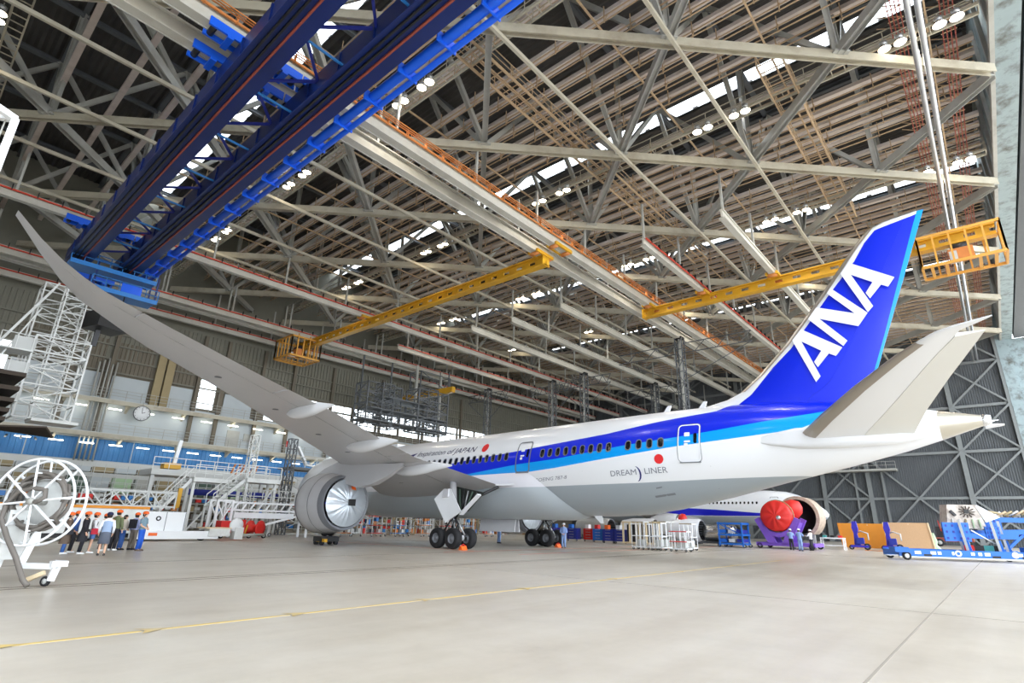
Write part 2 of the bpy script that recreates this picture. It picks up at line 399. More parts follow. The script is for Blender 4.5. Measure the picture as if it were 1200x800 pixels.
# ---- crane rails: girders hung along X
def rail(y, x0, x1, label, big=False, top=None, zb=25.0):
    t = thing('crane_rail', label, 'crane rail', (x0, y, zb)); h = 1.0 if big else .75; w = .62 if big else .5
    MB().box(((x0 + x1) / 2, y, zb + .05), (x1 - x0, w, .1)).build('lower_flange', 'rail_grey', t)
    MB().box(((x0 + x1) / 2, y, zb + h / 2), (x1 - x0, .16, h - .1)).build('web_plate', 'rail_grey', t)
    MB().box(((x0 + x1) / 2, y, zb + h), (x1 - x0, w * .8, .1)).build('upper_flange', 'rail_grey', t)
    if big: MB().box(((x0 + x1) / 2, y + w / 2, zb + .2), (x1 - x0, .06, .5)).build('side_plate', 'steel_grey', t)
    if top:
        MB().box(((x0 + x1) / 2, y - .3, zb + h - .12), (x1 - x0, .1, .13)).build('conductor_bar', top, t)
        k = MB(); x = x0 + 1
        while x < x1: k.box((x, y - .3, zb + h + .08), (.07, .22, .5)); x += 1.6
        tag(k.build('conductor_brackets', 'rust_orange' if top == 'rust_orange' else 'black', t), kind='stuff')
        if top == 'rust_orange':
            for dy in (-.45, -.62, -.8): MB().box(((x0 + x1) / 2, y + dy, zb + h + .1), (x1 - x0, .05, .06)).build('conductor_bar', 'rust_orange', t)
    x = math.ceil((max(x0, X0c) - NX) / 7.5) * 7.5 + NX
    while x < x1:
        MB().bar((x, y, zb + h), (x, y, ZB + .3), .17, .17).build('hanger', 'steel_grey', t); 
        x += 7.5
    return t
XE = XR - 1
rail(-14.9, 8.4, XE, 'short grey crane rail ending above the tail fin'); rail(-7.9, 8.6, XE, 'grey crane rail with red flecks passing behind the yellow crane near the fin', top='rail_red')
rail(-1.75, -46, XE, 'long grey crane rail topped with orange conductor bars', True, 'rust_orange'); rail(.35, -46, XE, 'long plain grey box girder beside the orange topped rail', True)
rail(6.5, 16.2, XE, 'short grey crane rail nearest the long box girder'); rail(13.9, 16.2, XE, 'middle one of the three short grey crane rails'); rail(20.1, 15.4, XE, 'short grey crane rail nearest the red striped rail')
rail(27.2, -46, XE, 'long pale crane rail with a bright red conductor stripe', top='rail_red')
rail(34.2, 14.6, XE, 'shorter red striped crane rail starting behind the yellow crane', top='rail_red')
rail(40.5, -46, XE, 'red striped crane rail next to the end wall rails', top='rail_red'); rail(42.0, -46, XE, 'plain pale girder second from the end wall', True)
rail(45.4, -46, XE, 'red striped crane rail nearest the end wall windows', top='rail_red', zb=24.4)
# silver twin pipe and red cable lattices near the door header
for dy in (0, .42): tag(MB().tube([(-46, -28.55 - dy, 27.3), (XE, -28.55 - dy, 27.3)], .15, 8).build('service_pipe', 'alu'), 'silver service pipe running along the roof near the door header, %s of the pair' % ('inner' if dy == 0 else 'outer'), 'pipe')
for y, lb in ((-28.1, 'red cable lattice along the roof nearest the silver pipes'), (-30.5, 'red cable lattice along the roof nearest the door header')):
    t = thing('cable_ladder', lb, 'cable tray', (-20, y, 30))
    for dy in (-.3, -.1, .1, .3): MB().bar((-30, y + dy, 31.2), (XE, y + dy, 31.2), .06).build('cable', 'red_lattice', t)
    k = MB(); x = -30
    while x < XE: k.bar((x, y - .4, 31.2), (x, y + .4, 31.2), .05); k.bar((x, y - .4, 31.2), (x + .2, y + 1.0, 32.2), .05); x += 1.0
    tag(k.build('rungs', 'rust_tan', t), kind='stuff')

# ---- door header and corner column
hd = tag(bpy.data.objects.new('trim_1', None), 'weathered pale blue door header girder running overhead along the open side', 'door header', kind='structure'); COL.objects.link(hd)
MB().box((2, (YD - 1.2 + YD) / 2, 34.6), (152, 1.2, 9.2)).build('girder', 'header_paint', hd)
MB().box((2, YD + .12, 30.2), (152, .24, .5)).build('edge_flange', 'steel_grey', hd)
MB().box((2, YD - 2.6, 33.4), (152, 2.4, 6.5)).build('door_track', 'wall_dark', hd)
for k in range(26): MB().box((-22 + k * 4, YD + .1, 33.5), (.3, .25, 6.5)).build('stiffener', 'steel_grey', hd)

# ---- right side wall (X = XR), dark ribbed sheeting with girts, columns, braces
wr = tag(bpy.data.objects.new('wall_right', None), 'dark grey corrugated side wall with steel braces', 'wall', kind='structure'); COL.objects.link(wr)
b = MB(); n = int((YW - YD) / .3); pts = []
for i in range(n):
    y = YD + .3 * i; pts += [(XR + .12, y), (XR + .12, y + .15), (XR, y + .18), (XR, y + .27)]
b.grid([[(x, y, 0) for x, y in pts], [(x, y, ZD + .5) for x, y in pts]], sm=False); b.box((XR + .3, (YD + YW) / 2, 19.7), (.2, YW - YD, 39.6))
b.build('ribbed_sheet', 'wall_dark', wr)
for z in (6.8, 13.6, 20.4, 27.2, 33.0): beam('girt', (XR - .3, YD, z), (XR - .3, YW, z), .34, .4, 'wall_dark_steel', wr, 'H')
colY = [-31.5, -24.5, -11.7, -5, 8, 21, 34, 46]
for y in colY: beam('column', (XR - .45, y, 0), (XR - .45, y, ZD), .5, .6, 'wall_dark_steel', wr, 'H', (0, 1, 0))
beam('door_post', (XR - .5, -9.8, 0), (XR - .5, -9.8, 11), .3, .3, 'wall_dark_steel', wr); beam('door_post', (XR - .5, -13.7, 0), (XR - .5, -13.7, 11), .3, .3, 'wall_dark_steel', wr)
for ya, yb in zip(colY, colY[1:]):
    wide = yb - ya > 9
    st = 13.6 if wide else 6.8; z = 0
    while z < 33:
        z1 = min(z + st, 34)
        beam('brace', (XR - .5, ya, z), (XR - .5, yb, z1), .26, .26, 'wall_dark_steel', wr, 'H'); beam('brace', (XR - .62, yb, z), (XR - .62, ya, z1), .26, .26, 'wall_dark_steel', wr, 'H'); z += st
cc = tag(MB().box((XR - .2, YD + .1, 19.5), (1.1, 1.4, 39)).box((XR - .2, YD - 1.6, 15), (.5, 2.6, 30)).build('trim_2', 'header_paint'), 'pale blue-grey door column at the corner of the dark wall', 'door column', kind='structure')
# ---- left wall (out of frame) closes the hall
wl = tag(MB().box((XL - .2, (YD + YW) / 2, 19.7), (.4, YW - YD, 39.4)).build('wall_left', 'wall_light'), 'pale side wall beyond the wing tip', 'wall', kind='structure')

# ---- end wall (Y = YW)
we = tag(bpy.data.objects.new('wall_front', None), 'hangar end wall with balconies, blue sheeting and a window band', 'wall', kind='structure'); COL.objects.link(we)
def wbox(name, x0, x1, z0, z1, m, y=0., d=.2, par=we): return MB().box(((x0 + x1) / 2, YW - y - d / 2 + .1, (z0 + z1) / 2), (x1 - x0, d, z1 - z0)).build(name, m, par)
def ribbed(name, x0, x1, z0, z1, m, y=0., pitch=.45, dep=.12):
    k = MB(); n = max(2, int((x1 - x0) / pitch)); ps = []
    for i in range(n):
        x = x0 + (x1 - x0) * i / n; p = (x1 - x0) / n; ps += [(x, YW - y), (x + p * .6, YW - y), (x + p * .65, YW - y - dep), (x + p * .95, YW - y - dep)]
    ps.append((x1, YW - y))
    k.grid([[(x, yy, z0) for x, yy in ps], [(x, yy, z1) for x, yy in ps]], sm=False)
    return k.build(name, m, we)
# the wall proper with the window openings left out
WB = (15.2, 18.4)                                       # window band z range
wins = [(8.2 + 4.6 * i, 12.4 + 4.6 * i) for i in range(9)]
smallw = [(-5.6, -3.5, 14.6, 18.4), (3.2, 5.3, 14.4, 16.6), (-26.2, -24.2, 15.5, 18.6)]
wbox('base_wall', XL, XR, 0, 7.0, 'wall_brown'); 
xx = XL
def holes(z0, z1, hs, m):
    x = XL
    for a, b_ in hs:
        wbox('wall_panel', x, a, z0, z1, m); x = b_
    wbox('wall_panel', x, XR, z0, z1, m)
holes(7.0, 14.3, [], 'wall_light')
holes(14.3, 18.6, [(-26.2, -24.2), (-5.6, -3.5), (3.2, 5.3)] + wins, 'wall_brown')
for a, b_, z0, z1 in smallw:
    if z0 > 14.3: wbox('wall_panel', a, b_, 14.3, z0, 'wall_brown')
    if z1 < 18.6: wbox('wall_panel', a, b_, z1, 18.6, 'wall_brown')
for a, b_ in wins: wbox('wall_panel', a, b_, 14.3, WB[0], 'wall_brown'); wbox('wall_panel', a, b_, WB[1], 18.6, 'wall_brown')
ribbed('ribbed_sheet', -30, 44, 18.7, 24.2, 'wall_rib', .12, .5); ribbed('ribbed_sheet', 44, XR, 18.7, 24.2, 'wall_rib', .12, .5)
wbox('upper_wall', XL, XR, 18.6, ZD + .6, 'wall_rib')
wn = 0
def window(x0, x1, z0, z1, nc, nr):
    global wn; wn += 1
    w = tag(bpy.data.objects.new('window_%d' % wn, None), 'bright window number', 'window', kind='structure'); COL.objects.link(w)
    w['label'] = ['small lit window column above the upper balcony', 'small window behind the wing above the upper balcony', 'window at the far end of the wall beside the white tower'][wn - 1] if wn < 4 else 'bright pane group %s in the high window band of the end wall' % ['first', 'second', 'third', 'fourth', 'fifth', 'sixth', 'seventh', 'eighth', 'ninth'][wn - 4]
    for i in range(nc):
        for j in range(nr):
            a, b_ = x0 + (x1 - x0) * i / nc, x0 + (x1 - x0) * (i + 1) / nc; c, e = z0 + (z1 - z0) * j / nr, z0 + (z1 - z0) * (j + 1) / nr
            MB().box(((a + b_) / 2, YW, (c + e) / 2), (b_ - a - .1, .03, e - c - .1)).build('pane', 'window_pane', w)
    for i in range(nc + 1): x = x0 + (x1 - x0) * i / nc; MB().box((x, YW, (z0 + z1) / 2), (.12, .16, z1 - z0)).build('mullion', 'steel_grey', w)
    for j in range(nr + 1): z = z0 + (z1 - z0) * j / nr; MB().box(((x0 + x1) / 2, YW, z), (x1 - x0, .16, .1)).build('glazing_bar', 'steel_grey', w)
for i, (a, b_, z0, z1) in enumerate(smallw): window(a, b_, z0, z1, 1, (5, 2, 2)[i])
for a, b_ in wins: window(a, b_, WB[0], WB[1], 3, 3)
# blue sheeting strip, office strip, panels
x = -40.0
while x < 40:
    ribbed('blue_panel', x, x + 4.7, 7.2, 9.5, 'panel_blue', .15, .47, .05); x += 4.8
wbox('white_strip', -40, 40, 5.0, 7.1, 'grey_light', .1, .25)
for x0, x1, z0, z1, m in ((-18.4, -16.2, 14.1, 16.9, 'wall_light'), (-15.0, -11.2, 14.1, 16.8, 'wall_light'), (-9.0, -6.3, 14.1, 16.8, 'wall_light'), (-2.4, 1.3, 14.1, 17.0, 'wall_light'), (-24, -19.5, 14.1, 16.9, 'wall_light')):
    wbox('wall_panel', x0, x1, z0, z1, m, .2, .15)
    ribbed('ribbed_sheet', x0, x1, z1 + .15, z1 + 4.0, 'wall_brown', .22, .4, .1)
for x in (-10.9, -9.85): wbox('tan_column', x, x + .85, 13.9, 22, 'wall_tan', .45, .4)
for x in (-19.2, -15.6, -6.2, -3.2, 1.8, 6.4, 12.8, 22, 31.2, 40.4): wbox('wall_column', x, x + .4, 10, 24, 'wall_brown', .4, .4)
for z in (17.05, 18.6, 20.2, 21.6): wbox('wall_girt', -40, 60, z, z + .18, 'wall_rib', .35, .2)
# vertical pipes
for i in range(5):
    x = -16.6 + .42 * i
    tag(MB().tube([(x, YW - .75, 7.0), (x, YW - .75, 18.0 + .3 * (i % 3))], .09, 8).build('wall_pipe', 'steel_grey', we))
# balconies: slab, edge beam, railing
def balcony(z, d, x0, x1):
    wbox('balcony_slab', x0, x1, z - .25, z, 'grey_light', 0, d); wbox('edge_beam', x0, x1, z - .55, z - .1, 'steel_cream', d, .18)
    for h in (.4, .75, 1.1): MB().bar((x0, YW - d, z + h), (x1, YW - d, z + h), .045).build('handrail', 'steel_grey', we)
    k = MB(); x = x0
    while x < x1: k.bar((x, YW - d, z), (x, YW - d, z + 1.1), .05); x += 1.5
    tag(k.build('railing_posts', 'steel_grey', we), kind='stuff')
    x = x0 + 2
    while x < x1: MB().prism([(x, YW, z - .3), (x, YW - d, z - .3), (x, YW, z - 1.3)], (.25, 0, 0)).build('bracket', 'steel_cream', we); x += 6
balcony(13.9, 1.6, -45, 44); balcony(10.1, 1.9, -45, 50)
for zz, y, st in ((12.9, .9, 3.3), (8.9, 1.0, 2.7)):
    x = -24
    while x < 30:
        o = MB().box((x, YW - y, zz), (1.25, .16, .09)).build('tube_lamp', 'tube_lamp'); tag(o, 'fluorescent tube lamp under the %s wall balcony' % ('upper' if zz > 10 else 'lower'), 'light', 'tube lamps under the %s balcony' % ('upper' if zz > 10 else 'lower')); x += st
wbox('door_panel', -1.2, .4, 10.2, 12.4, 'steel_grey', .2, .1); wbox('vent', 1.0, 2.6, 11.2, 12.2, 'steel_grey', .2, .1); wbox('notice_board', 6.6, 7.4, 11.2, 12.0, 'red', .2, .1)
# the wall clock
ck = thing('wall_clock', 'large round white clock on the end wall under the upper balcony', 'clock', (-11.7, YW - 1.8, 12.7))
MB().lathe([(0, .001), (0, .82), (.12, .86), (.2, .86)], (-11.7, YW - 2.0, 12.7), (0, 1, 0), 28, cap=True).build('dial', 'white_paint', ck)
MB().lathe([(-.03, .8), (-.03, .88), (.1, .88)], (-11.7, YW - 2.0, 12.7), (0, 1, 0), 28).build('rim', 'steel_dark', ck)
MB().bar((-11.7, YW - 2.04, 12.7), (-11.4, YW - 2.04, 12.85), .05).build('hour_hand', 'black', ck); MB().bar((-11.7, YW - 2.04, 12.7), (-11.75, YW - 2.04, 13.3), .04).build('minute_hand', 'black', ck)
k = MB()
for i in range(12): a = PI / 6 * i; k.bar((-11.7 + .66 * math.sin(a), YW - 2.03, 12.7 + .66 * math.cos(a)), (-11.7 + .76 * math.sin(a), YW - 2.03, 12.7 + .76 * math.cos(a)), .04)
tag(k.build('hour_marks', 'black', ck), kind='stuff'); MB().bar((-11.7, YW - 1.8, 13.4), (-11.7, YW - 1.8, 14), .06).build('hanger', 'steel_grey', ck)
# ================================================================== AIRLINER
# aircraft stations: a = metres aft of the nose, b = metres to port, z up;  world = (-b, 28.5 - a, z)
def ac(a, b, z): return V((-b, 28.5 - a, z))
ST = np.array([(0,4.25,4.05,.12),(.25,4.75,3.6,.62),(.8,5.25,3.15,1.05),(1.6,5.8,2.8,1.5),(2.8,6.6,2.5,1.98),(4.2,7.25,2.3,2.38),(6,7.68,2.15,2.68),(8.5,7.87,2.06,2.85),(11,7.9,2.02,2.885),(16,7.93,2.0,2.885),
(22,7.99,2.03,2.885),(30,8.07,2.11,2.885),(36,8.15,2.15,2.885),(38.5,8.18,2.2,2.87),(40,8.2,2.3,2.82),(42,8.22,2.6,2.72),(45,8.2,3.24,2.42),(47.7,8.05,3.9,2.08),(50.8,7.7,4.6,1.6),(53,7.25,5.15,1.1),(54.43,6.88,5.58,.76),(55.9,6.53,6.07,.3)], float)
def fus(a):
    t, b, w = [float(np.interp(a, ST[:, 0], ST[:, i])) for i in (1, 2, 3)]
    return (t + b) / 2, (t - b) / 2, w
def fx(a, z):
    zc, rh, rw = fus(a); return rw * math.sqrt(max(0., 1 - ((z - zc) / rh) ** 2))
def fring(a, n=48, off=0.):
    zc, rh, rw = fus(a)
    return [ac(a, (rw + off) * math.cos(2 * PI * k / n), zc + (rh + off) * math.sin(2 * PI * k / n)) for k in range(n)]
class Sk:      # tiny shader maths
    def __init__(s, nt): s.nt = nt
    def m(s, op, a, b=None):
        n = s.nt.nodes.new('ShaderNodeMath'); n.operation = op
        for i, v in enumerate((a, b)):
            if v is None: continue
            if isinstance(v, (int, float)): n.inputs[i].default_value = v
            else: s.nt.links.new(v, n.inputs[i])
        return n.outputs[0]
    def curve(s, src, pts, x0, x1, y0, y1):
        f = s.nt.nodes.new('ShaderNodeFloatCurve'); c = f.mapping.curves[0]
        f.mapping.extend = 'EXTRAPOLATED'
        P = [((x - x0) / (x1 - x0), (y - y0) / (y1 - y0)) for x, y in pts]
        c.points[0].location = P[0]; c.points[1].location = P[-1]
        for p in P[1:-1]: c.points.new(*p)
        for p in c.points: p.handle_type = 'VECTOR'
        f.mapping.use_clip = False; f.mapping.update()
        s.nt.links.new(s.m('DIVIDE', s.m('SUBTRACT', src, x0), x1 - x0), f.inputs['Value'])
        return s.m('ADD', s.m('MULTIPLY', f.outputs[0], y1 - y0), y0)
    def mix(s, fac, a, b):
        x = s.nt.nodes.new('ShaderNodeMix'); x.data_type = 'RGBA'; s.nt.links.new(fac, x.inputs['Factor'])
        for k, v in (('A', a), ('B', b)):
            if isinstance(v, tuple): x.inputs[k].default_value = (*v, 1)
            else: s.nt.links.new(v, x.inputs[k])
        return x.outputs['Result']
WHITE, GREY, BLUE, CYAN = srgb(234, 236, 240), srgb(158, 168, 176), srgb(8, 40, 214), srgb(0, 158, 244)
def paint(name, kind):
    m = bpy.data.materials.new(name); m.use_nodes = True; nt = m.node_tree; b = nt.nodes['Principled BSDF']; k = Sk(nt)
    g = nt.nodes.new('ShaderNodeNewGeometry'); sp = nt.nodes.new('ShaderNodeSeparateXYZ'); nt.links.new(g.outputs['Position'], sp.inputs[0])
    a = k.m('SUBTRACT', 28.5, sp.outputs[1]); z = sp.outputs[2]
    GT = lambda p, q: k.m('GREATER_THAN', p, q)
    if kind == 'fuselage':
        top = k.curve(a, [(0, 2.9), (15, 3.98), (24.46, 5.50), (26.5, 5.79), (30.96, 6.14), (34.3, 6.45), (38.73, 6.86), (41.94, 7.34), (45.1, 7.68), (47, 9), (56, 12)], 0, 56, 0, 12)
        mid = k.curve(a, [(0, 1.8), (15, 3.3), (26.65, 4.78), (32.04, 5.33), (35.2, 5.52), (40.22, 6.06), (43.14, 6.30), (45.27, 6.52), (47.4, 6.79), (50, 7.08), (53, 7.7), (56, 9)], 0, 56, 0, 12)
        bot = k.curve(a, [(0, 1.2), (15, 2.9), (27.9, 4.42), (32.04, 4.73), (35.2, 4.97), (39.24, 5.39), (43.15, 5.79), (45.3, 5.96), (49.05, 6.27), (51, 7.0), (56, 9)], 0, 56, 0, 12)
        gry = k.curve(a, [(0, 3.7), (30, 3.84), (40.8, 3.94), (44.9, 4.07), (49, 4.19), (56, 4.3)], 0, 56, 0, 12)
        c = k.mix(GT(gry, z), WHITE, GREY)
        c = k.mix(k.m('MULTIPLY', GT(z, bot), GT(mid, z)), c, CYAN)
        c = k.mix(k.m('MULTIPLY', GT(z, mid), GT(top, z)), c, BLUE)
        c = k.mix(GT(a, 54.42), c, srgb(196, 190, 176))
        nt.links.new(k.m('MULTIPLY', GT(a, 54.42), .6), b.inputs['Metallic'])
    elif kind == 'fin':
        le = k.curve(z, [(7.5, 45.0), (8.09, 45.91), (8.58, 46.6), (9.96, 47.87), (10.84, 48.89), (13.38, 51.04), (14.93, 52.45), (15.82, 53.04), (16.37, 53.58), (16.66, 55.3), (17.5, 57)], 7.5, 17.5, 40, 60)
        te = k.curve(z, [(7.5, 51.75), (8.98, 52.34), (10.84, 53.1), (16.14, 55.15), (17.5, 55.7)], 7.5, 17.5, 40, 60)
        c = k.mix(GT(a, le), WHITE, BLUE)
        c = k.mix(GT(a, te), c, CYAN)
    nt.links.new(c, b.inputs['Base Color']); b.inputs['Roughness'].default_value = .28
    b.inputs['Coat Weight'].default_value = .3; b.inputs['Coat Roughness'].default_value = .1
    MATS[name] = m
paint('livery', 'fuselage'); paint('fin_livery', 'fin')
mat('ac_white', (232, 234, 238), .3); mat('ac_elev', (222, 222, 218), .35); mat('ac_grey', (198, 198, 202), .35, var=.03); mat('ac_grey_dark', (120, 122, 128), .4); mat('ac_fairing', (178, 186, 192), .35)
mat('ac_le', (168, 160, 150), .3, metal=.5); mat('navy', (20, 28, 110), .4); mat('ink_grey', (120, 124, 136), .5); mat('ink', (40, 42, 80), .5)
mat('silver_cover', (206, 214, 222), .3, metal=.45, bump=1.0, bscale=2.2); mat('letter_white', (240, 242, 246), .35)
mat('seam', (120, 124, 130), .5); mat('disc_red', (222, 40, 44), .45); mat('bay_dark', (40, 44, 40), .7)

PLANE = thing('airliner', 'white twin-jet airliner with a lettered blue tail fin filling the hangar', 'airplane', (0, 0, 0))
fs = []
aa = [0, .08, .25, .5, .8, 1.2, 1.6, 2.2, 2.8, 3.5, 4.2, 5, 6, 7.2, 8.5, 11, 16, 22, 30, 34, 36, 37.5, 38.5, 39.3, 40, 41, 42, 43.5, 45, 46.4, 47.7, 49.2, 50.8, 52, 53, 53.8, 54.43, 55.2, 55.9]
fm = MB().grid([fring(a) for a in aa], close_u=True); n0 = len(fm.v); 
fm.add(fring(0), [tuple(range(48))]); fm.add([v for v in fring(55.9)], [tuple(range(48))[::-1]])
body = fm.build('fuselage', 'livery', PLANE)
MB().lathe([(0, .24), (.1, .26), (.35, .2), (.35, .17), (.02, .17)], ac(55.85, 0, 6.3), (0, -1, 0), 18).build('exhaust_pipe', 'chrome', body)
MB().prism([ac(55.95, -.3, 6.05), ac(56.6, -.3, 6.15), ac(55.95, -.3, 6.2)], (.6, 0, 0)).build('exhaust_lip', 'ac_white', body)
# fuselage surface decal helper
def onf(a, z, off=.012):
    zc, rh, rw = fus(a); b = fx(a, z); nrm = V((-(b / rw ** 2), 0, (z - zc) / rh ** 2)).normalized()
    return ac(a, b, z) + nrm * off
def decal(name, poly, m, par=body, off=.012, thick=.0):
    """poly in (a,z); triangulated fan-safe via ngon"""
    return MB().add([onf(a, z, off) for a, z in poly], [tuple(range(len(poly)))]).build(name, m, par)
def rrect(a0, a1, z0, z1, r, n=4):
    out = []
    for cx, cz, s in ((a1 - r, z1 - r, 0), (a0 + r, z1 - r, 1), (a0 + r, z0 + r, 2), (a1 - r, z0 + r, 3)):
        for i in range(n + 1): t = PI / 2 * (s + i / n); out.append((cx + r * math.cos(t), cz + r * math.sin(t)))
    return out
wx = [23.1 + .613 * i for i in range(14)] + [34.14 + .61 * i for i in range(9)] + [40.28, 40.94, 41.59, 42.24]
wx += [17.4 + .613 * i for i in range(9)]
for a in wx:
    zc = 5.80 + .0132 * (a - 23.6)
    fr = MB(); o_, i_ = rrect(a - .19, a + .19, zc - .29, zc + .29, .17), rrect(a - .14, a + .14, zc - .235, zc + .235, .13)
    fr.add([onf(p, q, .02) for p, q in o_ + i_], [(i, (i + 1) % 20, 20 + (i + 1) % 20, 20 + i) for i in range(20)])
    w_ = decal('cabin_window', i_, 'glass_dark', PLANE, .012); fr.build('window_rim', 'ac_grey_dark', w_)
def dense(ps, st=.2):
    out = []
    for p, q in zip(ps, ps[1:] + ps[:1]):
        k = max(1, int(math.hypot(q[0] - p[0], q[1] - p[1]) / st)); out += [(p[0] + (q[0] - p[0]) * i / k, p[1] + (q[1] - p[1]) * i / k) for i in range(k)]
    return out
def matchring(o_, i_, st=.2):
    A, B_ = [], []
    n = len(o_)
    for j in range(n):
        p, q, u, v = o_[j], o_[(j + 1) % n], i_[j], i_[(j + 1) % n]; k = max(1, int(math.hypot(q[0] - p[0], q[1] - p[1]) / st))
        for i in range(k): A.append((p[0] + (q[0] - p[0]) * i / k, p[1] + (q[1] - p[1]) * i / k)); B_.append((u[0] + (v[0] - u[0]) * i / k, u[1] + (v[1] - u[1]) * i / k))
    return A, B_
def fdoor(corners, r, sill, fin_m='seam'):
    (a0, z1), (a1, z0) = corners
    oo, ii = rrect(a0, a1, z0, z1, r, 5), rrect(a0 + .06, a1 - .06, z0 + .06, z1 - .06, r - .05, 5); o_, i_ = matchring(oo, ii); n = len(o_)
    q = MB().add([onf(p, s, .025) for p, s in o_ + i_], [(i, (i + 1) % n, n + (i + 1) % n, n + i) for i in range(n)])
    dd = q.build('cabin_door', fin_m, PLANE)
    o2, o3 = matchring(rrect(a0 - .03, a1 + .03, z0 - .03, z1 + .03, r + .03, 5), oo); w = len(o2); MB().add([onf(p, s, .018) for p, s in o2 + o3], [(i, (i + 1) % w, w + (i + 1) % w, w + i) for i in range(w)]).build('door_gap', 'seam', dd)
    decal('door_window', rrect((a0 + a1) / 2 + .25, (a0 + a1) / 2 + .43, z0 + .95, z0 + 1.5, .08), 'glass_dark', dd, .02)
    for zz, w_, h_ in ((1.35, .3, .22), (1.02, .34, .1), (.82, .2, .16)): decal('door_marking', rrect((a0 + a1) / 2 - .25, (a0 + a1) / 2 - .25 + w_, z0 + zz, z0 + zz + h_, .03, 1), 'letter_white', dd, .02)
    MB().bar(onf(a0 + .05, z0 - .02, .05), onf(a1 - .05, z0 - .02, .05), .06, .05).build('door_sill', 'ac_grey_dark', dd)
fdoor(((31.98, 6.8), (33.15, 4.8)), .2, 0); fdoor(((43.2, 6.95), (44.4, 4.94)), .2, 0, 'letter_white')
# flag discs, small marks, grille
def disc(a, z, r, m, nm): return decal(nm, [(a + r * math.cos(t * PI / 12), z + r * math.sin(t * PI / 12)) for t in range(24)], m)
disc(42.11, 5.16, .26, 'disc_red', 'red_disc'); disc(28.75, 6.68, .3, 'disc_red', 'red_disc')
decal('fuselage_vent', [(41.35, 3.17), (42.5, 3.32), (42.5, 3.42), (41.35, 3.27)], 'seam'); decal('fuselage_vent', [(41.6, 3.62), (41.95, 3.68), (41.95, 3.74), (41.6, 3.68)], 'seam')
for a in (37.2, 44.75): decal('panel_seam', [(a, 2.6 if a < 40 else 3.6), (a + .02, 2.6 if a < 40 else 3.6), (a + .02, 4.7), (a, 4.7)], 'seam', off=.006)
def ftext(name, txt, a0, z0, a1, z1, h, m, shear=0., par=body, tilt=True):
    """lettering laid on the port side between two baseline points"""
    cu = bpy.data.curves.new(name, 'FONT'); cu.body = txt; cu.size = 1; cu.resolution_u = 3; cu.shear = shear
    o = bpy.data.objects.new(name, cu); COL.objects.link(o)
    dg = bpy.context.evaluated_depsgraph_get(); me = bpy.data.meshes.new_from_object(o.evaluated_get(dg))
    bpy.data.objects.remove(o)
    xs_ = [v.co.x for v in me.vertices]; ys_ = [v.co.y for v in me.vertices]; x0, x1 = min(xs_), max(xs_)
    cap = max(ys_)
    for v in me.vertices:
        t = (v.co.x - x0) / (x1 - x0); v.co = onf(a0 + (a1 - a0) * t, z0 + (z1 - z0) * t + v.co.y / cap * h, .016)
    me.materials.clear(); me.materials.append(MATS[m])
    return link(name, me, par)
ftext('lettering', 'Inspiration of JAPAN', 21.35, 6.47, 27.9, 6.45, .40, 'ink', .3)
ftext('lettering', 'BOEING 787-8', 33.6, 4.18, 36.05, 4.30, .2, 'ink_grey', .25)
ftext('lettering', 'DREAM', 39.1, 4.33, 40.7, 4.38, .30, 'ink_grey'); ftext('lettering', 'LINER', 41.2, 4.40, 42.5, 4.44, .30, 'ink_grey')
n_ = 14; cres = [(40.62 + .36 * math.sin(t) , 4.42 + .42 * math.cos(t)) for t in [PI * .1 + PI * .8 * i / n_ for i in range(n_ + 1)]] + [(40.58 + .30 * math.sin(t), 4.42 + .42 * math.cos(t)) for t in [PI * .9 - PI * .8 * i / n_ for i in range(n_ + 1)]]
decal('crescent_mark', cres, 'navy')
decal('wing_emblem', [(20.2, 6.62), (21.2, 6.78), (20.75, 6.45), (20.4, 6.45)], 'navy')
# cockpit glass and nose
for s in (1, -1):
    for p in ([(2.2, 5.55), (3.0, 5.75), (3.15, 6.5), (2.65, 6.35)], [(3.15, 5.78), (4.1, 5.9), (4.2, 6.55), (3.3, 6.55)]):
        MB().add([ac(a, s * (fx(a, z) + .02), z) for a, z in p], [(0, 1, 2, 3)]).build('cockpit_window', 'glass_dark', PLANE)
for a in (41.2, 43.4): MB().prism([ac(a, 0, 8.12), ac(a + .45, 0, 8.12), ac(a + .62, 0, 8.62), ac(a + .4, 0, 8.62)], (.06, 0, 0)).build('blade_antenna', 'ac_white', PLANE)
MB().prism([ac(36.5, .6, 2.2), ac(37.1, .6, 2.2), ac(37.2, .6, 1.75), ac(37.0, .6, 1.75)], (.05, 0, 0)).build('blade_antenna', 'ac_white', PLANE)
MB().box(ac(14.5, 0, 8.0), (.9, 3.0, .25)).build('antenna_dome', 'ac_white', PLANE)
# belly fairing
rows = []
for i in range(41):
    u = i / 40; row = []
    for j in range(33):
        th = -PI / 2 + (j / 32 * 2 - 1) * math.radians(84)         # angle round the section, bottom = -90
        q = abs(j / 32 * 2 - 1)
        a0, a1 = 13.5 + 2.5 * q ** 2, 36.0 - 3.0 * q ** 2.2
        a = a0 + (a1 - a0) * u; zc, rh, rw = fus(a)
        e = min(1, u / .22, (1 - u) / .10) ; e = math.sin(e * PI / 2); f_ = min(1, (1 - q) / .25); f_ = math.sin(f_ * PI / 2)
        of = .02 + .28 * e * f_
        row.append(ac(a, (rw + of * 1.1) * math.cos(th), max(zc + (rh + of) * math.sin(th), 1.9)))
    rows.append(row)
mfp = bpy.data.materials.new('fairing_paint'); mfp.use_nodes = True; k_ = Sk(mfp.node_tree); g_ = mfp.node_tree.nodes.new('ShaderNodeNewGeometry'); s_ = mfp.node_tree.nodes.new('ShaderNodeSeparateXYZ')
